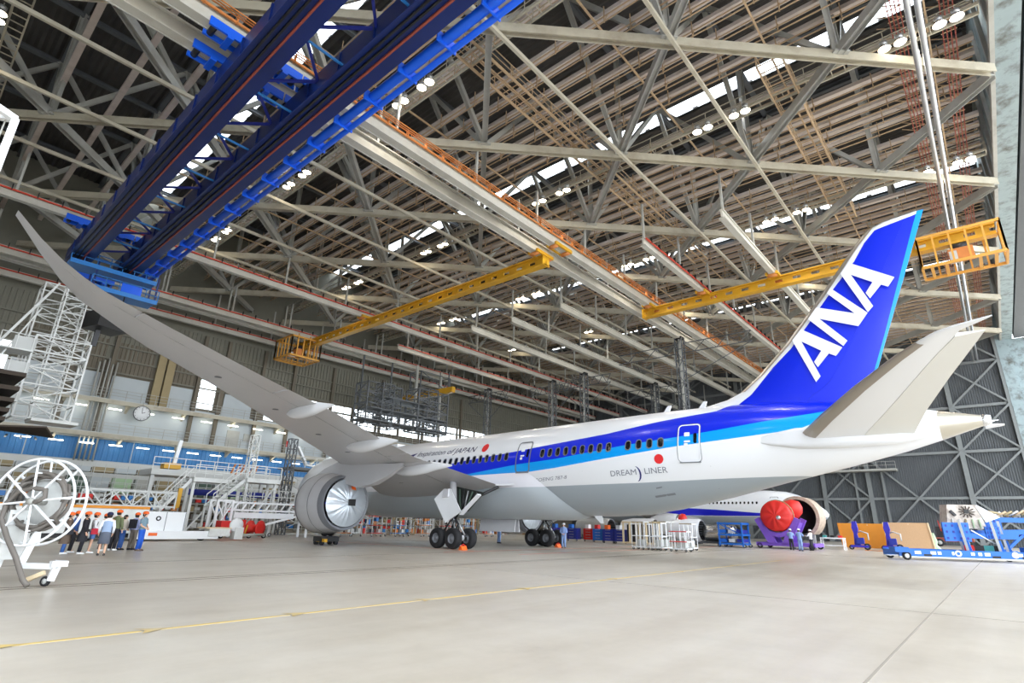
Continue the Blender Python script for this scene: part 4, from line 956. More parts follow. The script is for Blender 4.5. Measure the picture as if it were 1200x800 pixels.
# ---- yellow cranes
def yellow_crane(x, y0, y1, label, cage_y, cage_x0, cage_x1, cw):
    t = thing('yellow_crane', label, 'crane', (x, (y0 + y1) / 2, 24)); L = abs(y1 - y0); ym = (y0 + y1) / 2
    MB().box((x, ym, 24.05), (.75, L, .1)).build('lower_flange', 'crane_yellow', t)
    MB().box((x, ym, 24.98), (.75, L, .1)).build('upper_flange', 'crane_yellow', t)
    # web with oval cut-outs: strips above and below plus piers between the holes
    MB().box((x, ym, 24.26), (.14, L, .34)).build('lower_web', 'crane_yellow', t); MB().box((x, ym, 24.84), (.14, L, .2)).build('upper_web', 'crane_yellow', t)
    n = int(L / 1.55)
    for i in range(n):
        y = min(y0, y1) + L * (i + .5) / n; MB().box((x, y, 24.58), (.14, L / n - .72, .34)).build('web_pier', 'crane_yellow', t)
    MB().box((x, y0 + (.06 if y0 < y1 else -.06), 24.5), (.95, .12, 1.1)).build('end_plate', 'crane_yellow', t)
    MB().box((x + .5, ym, 25.1), (.12, L, .1)).build('cable_run', 'rust_orange', t)
    for y in ((-1.75, .35, 27.2) if y1 > 10 else (-1.75, -7.9, -14.9)):
        c = MB().box((x - .2, y - .46, 25.02), (2.4, .2, .3)).box((x - .2, y + .46, 25.02), (2.4, .2, .3)).build('end_truck', 'crane_yellow', t)
        for dx in (-1.1, .7): MB().lathe([(-.42, .2), (.42, .2)], (x + dx, y, 25.0 - .1), (0, 1, 0), 10, cap=True).build('truck_wheel', 'rust_orange', c)
    # cab cage with bars
    ya, yb = sorted((cage_y, cage_y + cw))
    for z in (22.0, 24.6): 
        for q in ((cage_x0, ya, cage_x1, ya), (cage_x1, ya, cage_x1, yb), (cage_x1, yb, cage_x0, yb), (cage_x0, yb, cage_x0, ya)): MB().bar((q[0], q[1], z), (q[2], q[3], z), .16, .22).build('cage_rail', 'cage_yellow', t)
    for f in (.12, .3, .7, .88): MB().bar((cage_x0, ya + (yb - ya) * f, 22.0), (cage_x1, ya + (yb - ya) * f, 22.0), .22, .08).build('floor_slat', 'cage_yellow', t)
    for i in range(6):
        f = i / 5
        for yy in (ya, yb): MB().bar((cage_x0 + (cage_x1 - cage_x0) * f, yy, 22), (cage_x0 + (cage_x1 - cage_x0) * f, yy, 24.7 + .3 * (i % 2)), .13).build('cage_bar', 'cage_yellow', t)
        for xx_ in (cage_x0, cage_x1): MB().bar((xx_, ya + (yb - ya) * f, 22), (xx_, ya + (yb - ya) * f, 24.7), .13).build('cage_bar', 'cage_yellow', t)
    h = MB().box(((cage_x0 + cage_x1) / 2, (ya + yb) / 2, 23.0), (.9, 1.6, .9)).build('hoist', 'rust_orange', t)
    MB().lathe([(-.6, .4), (.6, .4)], ((cage_x0 + cage_x1) / 2, (ya + yb) / 2, 23.6), (0, 1, 0), 14, cap=True).build('hoist_drum', 'dark_metal', h)
    MB().box(((cage_x0 + cage_x1) / 2 - .5, (ya + yb) / 2 + .5, 22.7), (.7, .5, .8)).build('control_box', 'grey_light', h)
yellow_crane(4.8, -.1, 44.6, 'yellow overhead crane beam with oval holes above the wing', 39.3, 1.4, 5.6, 4.4)
yellow_crane(22.4, -.7, -31.2, 'yellow overhead crane beam passing behind the tail fin', -31.4, 20.8, 23.6, 5.2)
yc = thing('distant_yellow_crane', 'distant yellow crane beam below the end wall rails', 'crane', (26, 40, 22.5))
MB().box((26.5, 41, 21.5), (.7, 12.5, .9)).build('girder', 'crane_yellow', yc)
for y in (36, 45.4): MB().box((26.5, y, 23.2), (.16, .16, 2.6)).build('hanger', 'steel_dark', yc)

# ---- telescopic docking masts hanging from rails behind the fuselage
def mast(x, y, z0, label, arm=5.0, m='steel_dark'):
    t = thing('docking_mast', label, 'mast', (x, y, z0))
    lattice(t, x - .45, x + .45, y - .45, y + .45, z0, 25.0, 10, .11, m)
    for dx in (-.18, .18): MB().bar((x + dx, y, z0), (x + dx, y, 25), .16).build('inner_tube', 'steel_grey', t)
    for s in (-1, 1):
        for z in (23.0, 24.3): MB().bar((x, y + .5 * s, z), (x, y + arm * s, z), .1).build('arm_chord', m, t)
        n = 6
        for i in range(n): MB().bar((x, y + s * (.5 + (arm - .5) * i / n), 23.0 if i % 2 else 24.3), (x, y + s * (.5 + (arm - .5) * (i + 1) / n), 24.3 if i % 2 else 23.0), .07).build('arm_brace', m, t)
        MB().bar((x, y + arm * s, 23.0), (x, y + .5 * s, 19.5), .08).build('stay', m, t)
    MB().box((x, y, 25.05), (1.0, 1.0, .3)).build('trolley', 'black', t)
mast(40.5, 40.5, 12, 'dark telescopic mast near the end of the window band'); mast(42.5, 27.2, 11, 'dark telescopic mast above the fuselage beyond the red disc'); mast(41.5, 20.1, 11, 'dark telescopic mast above the middle cabin windows'); mast(34.1, .35, 10, 'dark telescopic mast rising just ahead of the tail fin', 9.0); mast(54, 13.9, 11, 'slim telescopic mast farther back ahead of the fin', 7.0)
# big hanging work dock in front of the windows
dk = thing('hanging_dock', 'large grey steel work dock hanging in front of the window band', 'platform', (20, 39, 14))
lattice(dk, 21.5, 27.5, 37.0, 40.0, 14.6, 21.0, 4, .2, 'steel_dark'); lattice(dk, 13.0, 19.0, 38.0, 41.0, 14.6, 20.6, 4, .18, 'steel_dark'); lattice(dk, 15.0, 17.0, 37.2, 39.0, 14.6, 20.6, 6, .14, 'steel_dark'); lattice(dk, 23.5, 25.5, 37.2, 39.6, 14.6, 21.4, 6, .14, 'steel_dark')
lattice(dk, 22.4, 28.6, 38.0, 40.6, 21.6, 24.2, 1, .16, 'steel_dark')
for z, x0, x1 in ((15.0, 12, 28), (16.7, 13, 27.5), (18.6, 16, 24)):
    MB().box(((x0 + x1) / 2, 38.6, z), (x1 - x0, 3.4, .16)).build('deck', 'steel_dark', dk)
    for h in (.55, 1.1): MB().bar((x0, 37, z + h), (x1, 37, z + h), .07).build('handrail', 'steel_dark', dk)
    n = int((x1 - x0) / 1.4)
    for i in range(n + 1): x = x0 + (x1 - x0) * i / n; MB().bar((x, 37, z), (x, 37, z + 1.1), .07).build('railing_post', 'steel_dark', dk)
for x in (22, 27): MB().bar((x, 38.5, 14.6), (x, 38.5, 25), .34).build('hanger_post', 'steel_grey', dk)
for x in (13.4, 18.6): MB().bar((x, 40.5, 14.6), (x, 40.5, 25), .2).build('hanger_post', 'steel_dark', dk)
# ================================================================== GROUND EQUIPMENT, END WALL SIDE
def wheel(par, c, ax, r, w, m='rubber', hub='grey_light', nm='wheel'):
    o = MB().lathe([(-w / 2, r * .55), (-w / 2, r * .9), (-w * .3, r), (w * .3, r), (w / 2, r * .9), (w / 2, r * .55)], c, ax, 18).build(nm, m, par)
    MB().lathe([(-w * .4, .001), (-w * .4, r * .56), (w * .4, r * .56), (w * .4, .001)], c, ax, 14).build('hub', hub, o); return o
def rails(t, p0, p1, z, m, h=1.1, n=None, nm='handrail'):
    p0, p1 = V((*p0, z)), V((*p1, z)); L = (p1 - p0).length; n = n or max(1, int(L / 1.2))
    for q in (.5, 1.): MB().bar(p0 + V((0, 0, h * q)), p1 + V((0, 0, h * q)), .06).build(nm, m, t)
    for i in range(n + 1): q = p0 + (p1 - p0) * (i / n); MB().bar(q, q + V((0, 0, h)), .06).build('railing_post', m, t)
# ---- hose reel cart in the near corner
RC = V((-27.9, -9.85, 1.86)); ru = V((.657, -.754, 0)); rn = V((.754, .657, 0)); rz = V((0, 0, 1))
hr = thing('hose_reel', 'white wheel-shaped hose reel on a castor frame in the near corner', 'hose reel', (RC.x, RC.y, 0))
def rp(u, v, n=0.): return RC + ru * u + rz * v + rn * n
for n_, R in ((-.22, .98), (.18, .98)): MB().tube([rp(R * math.cos(t), R * math.sin(t), n_) for t in [2 * PI * i / 48 for i in range(48)]], .03, 8, True).build('rim', 'white_paint', hr)
for i in range(8):
    t = PI / 4 * i + .12
    MB().bar(rp(.08 * math.cos(t), .08 * math.sin(t), -.22), rp(.98 * math.cos(t), .98 * math.sin(t), -.22), .04).build('spoke', 'white_paint', hr)
    MB().bar(rp(.62 * math.cos(t), .62 * math.sin(t), .18), rp(.98 * math.cos(t), .98 * math.sin(t), .18), .04).build('spoke', 'white_paint', hr)
    MB().bar(rp(.66 * math.cos(t), .66 * math.sin(t), -.22), rp(.66 * math.cos(t), .66 * math.sin(t), .18), .03).build('spacer', 'white_paint', hr)
MB().lathe([(.16, .001), (.16, .52), (.2, .52)], RC, rn, 32, cap=True).build('back_disc', 'white_dirty', hr)
mat('hose', (112, 106, 100), .6)
MB().tube([rp((.62 + .05 * math.sin(i * .35)) * math.cos(i * .2), (.62 + .05 * math.sin(i * .35)) * math.sin(i * .2), -.1 + .02 * (i % 12)) for i in range(130)], .045, 6).build('hose_coil', 'hose', hr)
MB().tube([rp(0, 0, -.2), rp(.14, -.02, -.26), rp(.3, .1, -.24), rp(.26, .26, -.22), rp(-.05, .3, -.2), rp(-.4, .22, -.18), rp(-.62, -.05, -.16), rp(-.6, -.4, -.2), rp(-.3, -.8, -.25), rp(.1, -1.25, -.3), rp(.42, -1.68, -.35), rp(.56, -1.8, -.35)], .055, 8).build('hose', 'hose', hr)
MB().lathe([(-.3, .08), (.2, .08)], RC, rn, 14, cap=True).build('axle', 'steel_grey', hr)
MB().bar(rp(.1, -.6, .1), rp(-.08, -1.45, .05), .14).build('frame_leg', 'white_paint', hr)
MB().bar(rp(-.1, -1.42, .05), rp(.85, -1.42, .05), .12).build('frame_bar', 'white_paint', hr)
MB().bar(rp(.82, -1.3, .05), rp(.72, -1.72, .05), .14).build('castor_post', 'white_paint', hr); MB().box(rp(.82, -1.36, .05), (.3, .3, .12)).build('castor_plate', 'white_paint', hr)
wheel(hr, rp(.62, -1.74, .05), rn, .11, .08); MB().bar(rp(.25, -1.72, -.05), rp(.62, -1.55, -.05), .09).build('brake_lever', 'wood_edge', hr)
MB().box(rp(-.75, -.75, .3), (.5, .9, 1.1), .2).build('cabinet', 'white_dirty', hr); MB().bar(rp(-.62, -1.05, .1), rp(-.75, -1.82, .1), .2).build('rear_leg', 'white_paint', hr)
MB().tube([rp(-.95, -1.75, -.4), rp(-.55, -1.9 + .09, -.5)], .09, 10).build('drain_pipe', 'red', hr)
# white tubular gantry just inside the frame edge
ga = thing('tubular_gantry', 'white tubular gantry whose corner enters the picture edge', 'gantry', (-31.2, -15.6, 0))
GP = [V((-30.66, -16.1, 7.78)), V((-31.5, -15.4, 7.9)), V((-31.5, -16.6, 7.78)), V((-32.3, -15.9, 7.9))]
for p in GP: MB().bar((p.x, p.y, 0), p, .1).build('post', 'white_paint', ga)
for a, b_ in ((0, 1), (0, 2), (1, 3), (2, 3)): MB().bar(GP[a], GP[b_], .1).build('top_rail', 'white_paint', ga); MB().bar(GP[a] - rz * .7, GP[b_] - rz * .7, .08).build('mid_rail', 'white_paint', ga)
for i in range(1, 8): q = GP[0].lerp(GP[1], i / 8); MB().bar(q, q - rz * .7, .02).build('mesh_wire', 'steel_grey', ga)

# ---- long white tow vehicle behind the visitors
tv = thing('tow_vehicle', 'long low white service vehicle with an orange edge behind the visitors', 'vehicle', (-20, 16, 0))
MB().box((-22.6, 17.2, 1.25), (9.4, 3.4, 1.6)).build('rear_body', 'white_dirty', tv); MB().box((-22.6, 15.46, 2.02), (9.4, .06, .16)).build('orange_stripe', 'plywood_orange', tv)
MB().box((-22.6, 17.2, .35), (9.2, 3.0, .35)).build('chassis', 'black', tv)
MB().box((-17.0, 16.2, 1.05), (2.4, 2.6, 1.55)).build('front_cabinet', 'white_paint', tv)
for x in (-18.16, -17.0, -15.84): MB().box((x, 14.88, 1.05), (.03, .02, 1.5)).build('panel_gap', 'seam', tv)
MB().lathe([(0, .08), (0, .15), (.04, .15)], (-17.45, 14.86, 1.4), (0, 1, 0), 16).build('round_vent', 'black', tv)
MB().box((-16.2, 15.0, .38), (5.2, .9, .5)).build('bumper_deck', 'white_paint', tv); MB().box((-17.7, 14.53, .42), (.5, .03, .18)).build('reflector', 'orange', tv)
MB().box((-13.6, 15.2, .55), (1.4, 1.6, .5)).build('low_deck', 'white_dirty', tv); MB().box((-13.7, 15.2, .84), (1.7, 1.7, .08)).build('deck_top', 'wood_edge', tv)
MB().box((-23.4, 17.0, 2.35), (3.0, 2.0, .6)).build('top_unit', 'black', tv)
for x in (-25.6, -21, -18.2, -14.4): wheel(tv, (x, 15.4, .35), (0, 1, 0), .35, .3)
MB().box((-12.2, 14.9, .5), (.6, .7, .8)).build('tow_block', 'white_dirty', tv); MB().lathe([(0, .001), (0, .42), (.12, .5), (.2, .46)], (-12.4, 14.6, 1.05), (0, 1, 0), 22, cap=True).build('dish_wheel', 'white_paint', tv)
MB().tube([(-12.0, 14.8, .35), (-9.4, 16.5, .35)], .1, 8).build('tow_bar', 'steel_grey', tv)
# truss rack standing on the vehicle
tk = thing('truss_rack', 'grey truss rack lying on the white service vehicle', 'rack', (-21, 17, 2.05))
for y in (16.2, 17.8):
    for z in (2.15, 3.1): MB().bar((-21.3, y, z), (-16.2, y, z), .1).build('chord', 'grey_light', tk)
    for i in range(6): MB().bar((-21.3 + .85 * i, y, 2.15 if i % 2 else 3.1), (-20.45 + .85 * i, y, 3.1 if i % 2 else 2.15), .07).build('brace', 'grey_light', tk)
    for i in range(5): MB().bar((-21.3 + 1.27 * i, y, 2.0), (-21.3 + 1.27 * i, y, 3.1), .08).build('upright', 'grey_light', tk)
# red hose carts
for i, (x, y, lb) in enumerate(((-8.9, 19.2, 'red round hose cart near the engine'), (-11.0, 19.4, 'red square tank cart beside the white trestle'))):
    t = thing('hose_cart', lb, 'cart', (x, y, 0))
    if i == 0:
        MB().lathe([(-.5, .3), (-.5, .62), (-.42, .62), (-.42, .3), (.42, .3), (.42, .62), (.5, .62), (.5, .3)], (x, y, .75), (.5, -.86, 0), 22, cap=True).build('drum', 'red', t)
        MB().bar((x - .8, y, .2), (x + .8, y, .2), .12).build('frame', 'steel_grey', t); MB().bar((x - .9, y - .1, .1), (x - .7, y - .1, 1.0), .1).build('striped_post', 'crane_yellow', t)
    else: MB().box((x, y, .85), (1.5, 1.0, .9)).build('tank', 'red', t); MB().box((x + .9, y - .2, .9), (.5, .6, 1.0)).build('side_box', 'red', t)
    for dx in (-.6, .6): wheel(t, (x + dx, y - .4, .2), (0, 1, 0), .2, .12)
# ---- stair stands
def stair(x0, y, z0, x1, z1, wd, label, plat, m='white_dirty'):
    t = thing('stair_stand', label, 'stairs', (x0, y, 0)); n = int((z1 - z0) / .24)
    for s in (-wd / 2, wd / 2):
        MB().bar((x0, y + s, z0), (x1, y + s, z1), .12, .26).build('stringer', m, t)
        MB().bar((x0, y + s, z0 + 1.0), (x1, y + s, z1 + 1.0), .07).build('handrail', m, t)
        for i in range(0, n + 1, 3): f = i / n; MB().bar((x0 + (x1 - x0) * f, y + s, z0 + (z1 - z0) * f), (x0 + (x1 - x0) * f, y + s, z0 + (z1 - z0) * f + 1.0), .05).build('railing_post', m, t)
    for i in range(n + 1): f = i / n; MB().box((x0 + (x1 - x0) * f, y, z0 + (z1 - z0) * f), (.26, wd, .05)).build('tread', 'grey_light', t)
    xa, xb = x1, x1 + plat
    MB().box(((xa + xb) / 2, y, z1), (abs(xb - xa), wd + 1.0, .35)).build('platform', m, t)
    rails(t, (xa, y - wd / 2 - .45), (xb, y - wd / 2 - .45), z1 + .15, m); rails(t, (xa, y + wd / 2 + .45), (xb, y + wd / 2 + .45), z1 + .15, m)
    for x in (xa + .2, xb - .2):
        for s in (-wd / 2, wd / 2): MB().bar((x, y + s, 0), (x, y + s, z1), .22).build('leg', m, t)
    MB().bar((xa + .2, y - wd / 2, .3), (xb - .2, y - wd / 2, z1 - .4), .12).build('brace', m, t)
    for s in (-wd / 2, wd / 2): MB().bar((x0, y + s, 0), (x0, y + s, z0 + .1), .14).build('foot_post', m, t)
    MB().bar((x0, y - wd / 2, .15), (xb, y - wd / 2, .15), .14).build('base_rail', m, t); MB().bar((x0, y + wd / 2, .15), (xb, y + wd / 2, .15), .14).build('base_rail', m, t)
    for x in (x0 + .1, xb - .1): wheel(t, (x, y - wd / 2 - .1, .16), (0, 1, 0), .16, .1)
    return t
s1 = stair(-14.2, 26, 2.0, -12.2, 4.6, 1.2, 'white stair stand with a yellow post behind the service vehicle', 3.2); MB().box((-13.0, 25.2, 3.0), (.3, .2, 1.6)).build('yellow_post', 'crane_yellow', s1)
s2_ = stair(-11.2, 23.5, 2.4, -8.8, 4.7, 1.4, 'white stair stand with a long flight beside the engine dock', 3.0)
# raised work deck behind with lift mast
wk = thing('work_deck', 'wide grey work deck with railings in front of the blue wall', 'platform', (-9, 31, 0))
MB().box((-9.0, 31, 5.3), (10.5, 3.2, .5)).build('deck', 'grey_light', wk); rails(wk, (-14.2, 29.5), (-3.8, 29.5), 5.5, 'white_dirty')
for x in (-14, -10.6, -7.4, -4): MB().bar((x, 29.8, 0), (x, 29.8, 5.2), .3).build('leg', 'grey_light', wk)
MB().box((-12.6, 30, 5.9), (1.4, 1.0, .5)).build('winch', 'crane_yellow', wk); MB().bar((-12.4, 30, 6.0), (-12.2, 30, 8.3), .3).build('jib_post', 'white_paint', wk)
for i in range(6): MB().bar((-7.4 + .45 * i, 29.4, 5.6), (-7.0 + .45 * i, 29.6, 6.6), .12).build('leaning_rod', 'rust_orange', wk)
for z in (3.7,): MB().tube([(-11, 29.2, z), (-2.4, 29.2, z)], .28, 10).build('blue_tube', 'deep_blue', wk)
# lattice masts beside the deck
for x, y, z1, lb, m in ((-5.9, 28.7, 9.5, 'slim pale lattice mast on the work deck', 'white_dirty'), (-2.3, 27.8, 9.5, 'dark lattice mast beside the engine dock', 'steel_dark')):
    t = thing('lattice_mast', lb, 'mast', (x, y, 0)); lattice(t, x - .35, x + .35, y - .35, y + .35, 0, z1, 9, .09, m)
# low white trestle bridge
tb = thing('trestle_bridge', 'low white trestle bridge with cut-out beam next to the engine', 'trestle', (-8, 22.4, 0))
for y in (20.4, 21.8):
    for z in (2.15, 2.75): MB().bar((-10.6, y, z), (-3.6, y, z), .13).build('chord', 'white_paint', tb)
    for i in range(10): MB().bar((-10.4 + .68 * i, y, 2.2), (-10.1 + .68 * i, y, 2.75), .18, .08).build('web', 'white_paint', tb)
    for x in (-11.7, -10.5, -3.7): MB().bar((x, y, 0), (x, y, 2.9), .16).build('leg', 'white_paint', tb)
    MB().bar((-11.7, y, .4), (-10.5, y, 2.7), .09).build('brace', 'white_paint', tb); MB().bar((-10.5, y, .4), (-11.7, y, 2.7), .09).build('brace', 'white_paint', tb); MB().bar((-11.7, y, 2.85), (-10.5, y, 2.85), .12).build('top_bar', 'white_paint', tb); MB().bar((-11.7, y, .5), (-10.5, y, .5), .12).build('base_bar', 'white_paint', tb)
MB().box((-7.6, 21.1, 1.75), (5.2, 1.2, .45)).build('white_duct', 'white_paint', tb); rails(tb, (-10.5, 21.8), (-3.7, 21.8), 2.8, 'grey_light', n=9)
MB().bar((-9.0, 20.1, .7), (-4.4, 20.1, 1.9), .16).build('ramp_bar', 'white_paint', tb)
# engine access dock with chute
ed = thing('engine_dock', 'grey tubular engine access dock with a white chute in front of the engine', 'scaffold', (0, 31, 0))
lattice(ed, -1.2, 2.6, 29.0, 31.5, 0, 6.6, 4, .14, 'grey_light'); MB().box((.7, 30.2, 6.7), (4.6, 3.0, .2)).build('deck', 'steel_dark', ed)
MB().bar((-.8, 29.5, 9.0), (.4, 29.5, 7.2), .5, .2).build('chute', 'white_paint', ed); MB().bar((.3, 29.5, 7.2), (2.6, 29.5, 6.95), .5, .2).build('chute', 'white_paint', ed)
rails(ed, (-1.4, 28.8), (2.6, 28.8), 6.8, 'grey_light')
# ---- caged storage racks on the mezzanine along the end wall
mz = thing('mezzanine', 'grey storage mezzanine along the end wall', 'mezzanine', (-14, 42, 0))
MB().box((-10, 42.5, 3.35), (34, 5.0, .3)).build('deck', 'grey_light', mz)
for x in range(-26, 8, 4): MB().bar((x, 40.2, 0), (x, 40.2, 3.3), .25).build('leg', 'steel_grey', mz)
rails(mz, (-27, 40.05), (6, 40.05), 3.5, 'grey_light', n=26)
cgm = ('green_pale', 'wall_light', 'green_dark', 'grey_light', 'wall_tan', 'steel_grey')
for i in range(16):
    x = -25 + 2.0 * i
    t = thing('mesh_cage', 'wire mesh storage cage %s' % ('number ' ), 'cage', (x, 41.5, 3.5), group='mesh cages on the mezzanine')
    t['label'] = 'wire mesh storage cage on the mezzanine, %s from the frame edge' % ('first second third fourth fifth sixth seventh eighth ninth tenth eleventh twelfth thirteenth fourteenth fifteenth sixteenth'.split()[i])
    MB().box((x, 42.3, 4.4), (1.6, 1.0, 1.5)).build('contents', cgm[(i * 5) % 6], t)
    for dx in (-.92, 0, .92): MB().bar((x + dx, 41.0, 3.5), (x + dx, 41.0, 6.4), .05).build('upright', 'grey_light', t)
    for z in (3.9, 4.5, 5.1, 5.7, 6.3): MB().bar((x - .92, 41.0, z), (x + .92, 41.0, z), .04).build('wire', 'grey_light', t)
    MB().box((x, 42.2, 5.85), (1.8, 1.4, .5)).build('upper_load', cgm[(i * 3 + 1) % 6], t)
# under-mezzanine racks: shelving bays with bins
bn = ('rust_orange', 'crane_sky', 'steel_dark', 'grey_light', 'red', 'brown_dark', 'wall_tan', 'white_dirty')
ORD = 'first second third fourth fifth sixth seventh eighth ninth tenth eleventh twelfth thirteenth fourteenth'.split()
random.seed(3)
for i in range(14):
    x = -24 + 3.4 * i; y = 37.5
    t = thing('parts_rack', 'grey parts rack with mixed bins near the end wall, %s along the row' % ORD[i], 'rack', (x, y, 0), group='parts racks by the end wall')
    for dx in (-1.5, 1.5):
        for dy in (-.5, .5): MB().bar((x + dx, y + dy, 0), (x + dx, y + dy, 3.0), .09).build('upright', 'grey_light', t)
    for z in (.4, 1.2, 2.0, 2.8): 
        MB().box((x, y, z), (3.0, 1.1, .06)).build('shelf', 'grey_light', t)
        for q in range(5):
            if random.random() < .8 and z < 2.9: MB().box((x - 1.2 + .6 * q, y - .1, z + .08 + .22), (.45 + .1 * random.random(), .7, .3 + .25 * random.random())).build('bin', random.choice(bn), t)
# loose trolleys and stands under the wing between engine and gear
random.seed(11)
spots = [(1.6, 22.6, 1.9), (3.4, 23.4, 2.2), (5.0, 22.2, 2.0), (6.6, 23.6, 2.4), (8.0, 22.2, 2.1), (9.6, 23.4, 2.5), (11.2, 21.8, 2.2), (12.8, 23.2, 2.3), (14.4, 21.6, 2.1), (16.0, 22.8, 2.4), (17.4, 21.2, 2.2), (19.0, 22.6, 2.4), (20.6, 21.0, 2.2), (22.4, 22.4, 2.6)]
kinds = [('orange tool trolley', 'rust_orange'), ('white frame trolley', 'white_paint'), ('dark red cabinet trolley', 'red'), ('grey tube trolley', 'grey_light'), ('blue bin trolley', 'crane_sky'), ('brown crate trolley', 'brown_dark')]
for i, (x, y, h) in enumerate(spots):
    nm, m = kinds[i % 6]
    t = thing('tool_trolley', '%s under the wing, %s counted from the engine' % (nm, ORD[i]), 'trolley', (x, y, 0), group='trolleys under the wing')
    for dx in (-.6, .6):
        for dy in (-.4, .4): MB().bar((x + dx, y + dy, .15), (x + dx, y + dy, h), .07).build('upright', 'white_dirty' if i % 2 else 'grey_light', t)
    for z in (.35, h * .55, h): MB().box((x, y, z), (1.3, .9, .06)).build('shelf', m, t)
    for q in range(3): MB().box((x - .4 + .4 * q, y - .1, .38 + .2 + (h * .55 if q == 1 else 0)), (.3, .5, .34)).build('load', random.choice(bn), t)
    for dx in (-.55, .55): wheel(t, (x + dx, y - .4, .1), (0, 1, 0), .1, .06)

# tall tubular work stands behind the trolleys
random.seed(21)
for i in range(9):
    x = 5.4 + 4.2 * i; y = 29.5 + 1.2 * (i % 2)
    t = thing('work_stand', 'dark tubular work stand with planks beyond the trolleys, %s from the engine' % ORD[i], 'scaffold', (x, y, 0), group='tubular work stands under the far wing')
    lattice(t, x - 1.7, x + 1.7, y - 1.0, y + 1.0, 0, 3.6, 2, .1, ('grey_light', 'steel_grey', 'wall_tan')[i % 3])
    for z in (1.0, 1.9, 2.8): MB().box((x, y, z), (3.4, 1.8, .1)).build('plank', ('brown_dark', 'steel_dark', 'wall_tan')[int(z) % 3], t)
    for q in range(7): MB().box((x - 1.4 + .46 * q, y - .6, .05 + (1.0 if q % 2 else 0) + .35), (.4, .6, .6)).build('load', random.choice(('red', 'rust_orange', 'dark_metal', 'steel_grey', 'brown_dark', 'crane_sky', 'white_dirty', 'dark_metal')), t)
    for q in range(4): MB().bar((x - 1.2 + .8 * q, y - .9, .1), (x - .9 + .7 * q, y - .9, 2.2), .08).build('leaning_pole', random.choice(('white_paint', 'rust_orange', 'grey_light')), t)
# ================================================================== SECOND AIRLINER AND THE FAR SIDE
P2 = thing('second_airliner', 'second white airliner with a blue cheatline parked beyond the first', 'airplane', (54.6, 12, 0))
def b2(a, b, z): return V((54.6 + b, -9.8 + a, z))       # a aft of its nose (towards +Y), b to -X is negative
st2 = [(0, 3.75, 3.55, .1), (.3, 4.25, 3.15, .55), (1, 4.85, 2.75, .98), (2.2, 5.55, 2.45, 1.45), (3.4, 6.25, 2.3, 1.85), (5, 6.75, 2.2, 2.2), (7.5, 6.98, 2.15, 2.45), (10, 7.0, 2.15, 2.5), (36, 7.0, 2.15, 2.5), (42, 7.0, 3.2, 2.1), (48, 6.8, 4.8, 1.2), (51, 6.5, 5.8, .4)]
def f2(a):
    A = [s[0] for s in st2]; t, b_, w = [ip(a, A, [s[i] for s in st2]) for i in (1, 2, 3)]; return (t + b_) / 2, (t - b_) / 2, w
m2 = bpy.data.materials.new('livery_two'); m2.use_nodes = True; k2 = Sk(m2.node_tree); g2 = m2.node_tree.nodes.new('ShaderNodeNewGeometry'); q2 = m2.node_tree.nodes.new('ShaderNodeSeparateXYZ'); m2.node_tree.links.new(g2.outputs['Position'], q2.inputs[0])
yy_, zz_ = q2.outputs[1], q2.outputs[2]
top2 = k2.curve(yy_, [(-12, 3.62), (-5, 3.65), (-1, 3.85), (4.5, 4.25), (10, 4.5), (45, 4.6)], -12, 45, 0, 12)
c2 = k2.mix(k2.m('GREATER_THAN', 3.35, zz_), WHITE, GREY); c2 = k2.mix(k2.m('MULTIPLY', k2.m('GREATER_THAN', top2, zz_), k2.m('MULTIPLY', k2.m('GREATER_THAN', zz_, 3.4), k2.m('GREATER_THAN', yy_, -6.0))), c2, srgb(10, 20, 190))
m2.node_tree.links.new(c2, m2.node_tree.nodes['Principled BSDF'].inputs['Base Color']); m2.node_tree.nodes['Principled BSDF'].inputs['Roughness'].default_value = .3; MATS['livery_two'] = m2
rows = []
for a in (0, .1, .3, .6, 1, 1.6, 2.2, 2.8, 3.4, 4.2, 5, 6.2, 7.5, 10, 20, 36, 39, 42, 45, 48, 51):
    zc, rh, rw = f2(a); rows.append([b2(a, rw * math.cos(2 * PI * k / 36), zc + rh * math.sin(2 * PI * k / 36)) for k in range(36)])
m_ = MB().grid(rows, close_u=True); m_.add(rows[-1], [tuple(range(36))]); bd2 = m_.build('fuselage', 'livery_two', P2)
def on2(a, z, off=.02):
    zc, rh, rw = f2(a); return b2(a, -(rw * math.sqrt(max(0, 1 - ((z - zc) / rh) ** 2)) + off), z)
for i in range(22): 
    a = 8.4 + .56 * i; MB().add([on2(p, q) for p, q in rrect(a - .12, a + .12, 5.02, 5.36, .1, 3)], [tuple(range(16))]).build('cabin_window', 'glass_dark', P2)
o_, i_ = rrect(5.6, 6.7, 4.1, 6.0, .15, 3), rrect(5.66, 6.64, 4.16, 5.94, .12, 3)
MB().add([on2(p, q) for p, q in o_ + i_], [(i, (i + 1) % 16, 16 + (i + 1) % 16, 16 + i) for i in range(16)]).build('cabin_door', 'seam', P2)
for p in ([(2.3, 5.1), (2.9, 5.2), (3.1, 5.75), (2.75, 5.65)], [(3.0, 5.22), (3.9, 5.35), (3.95, 5.85), (3.2, 5.78)]): MB().add([on2(a, z) for a, z in p], [(0, 1, 2, 3)]).build('cockpit_window', 'glass_dark', P2)
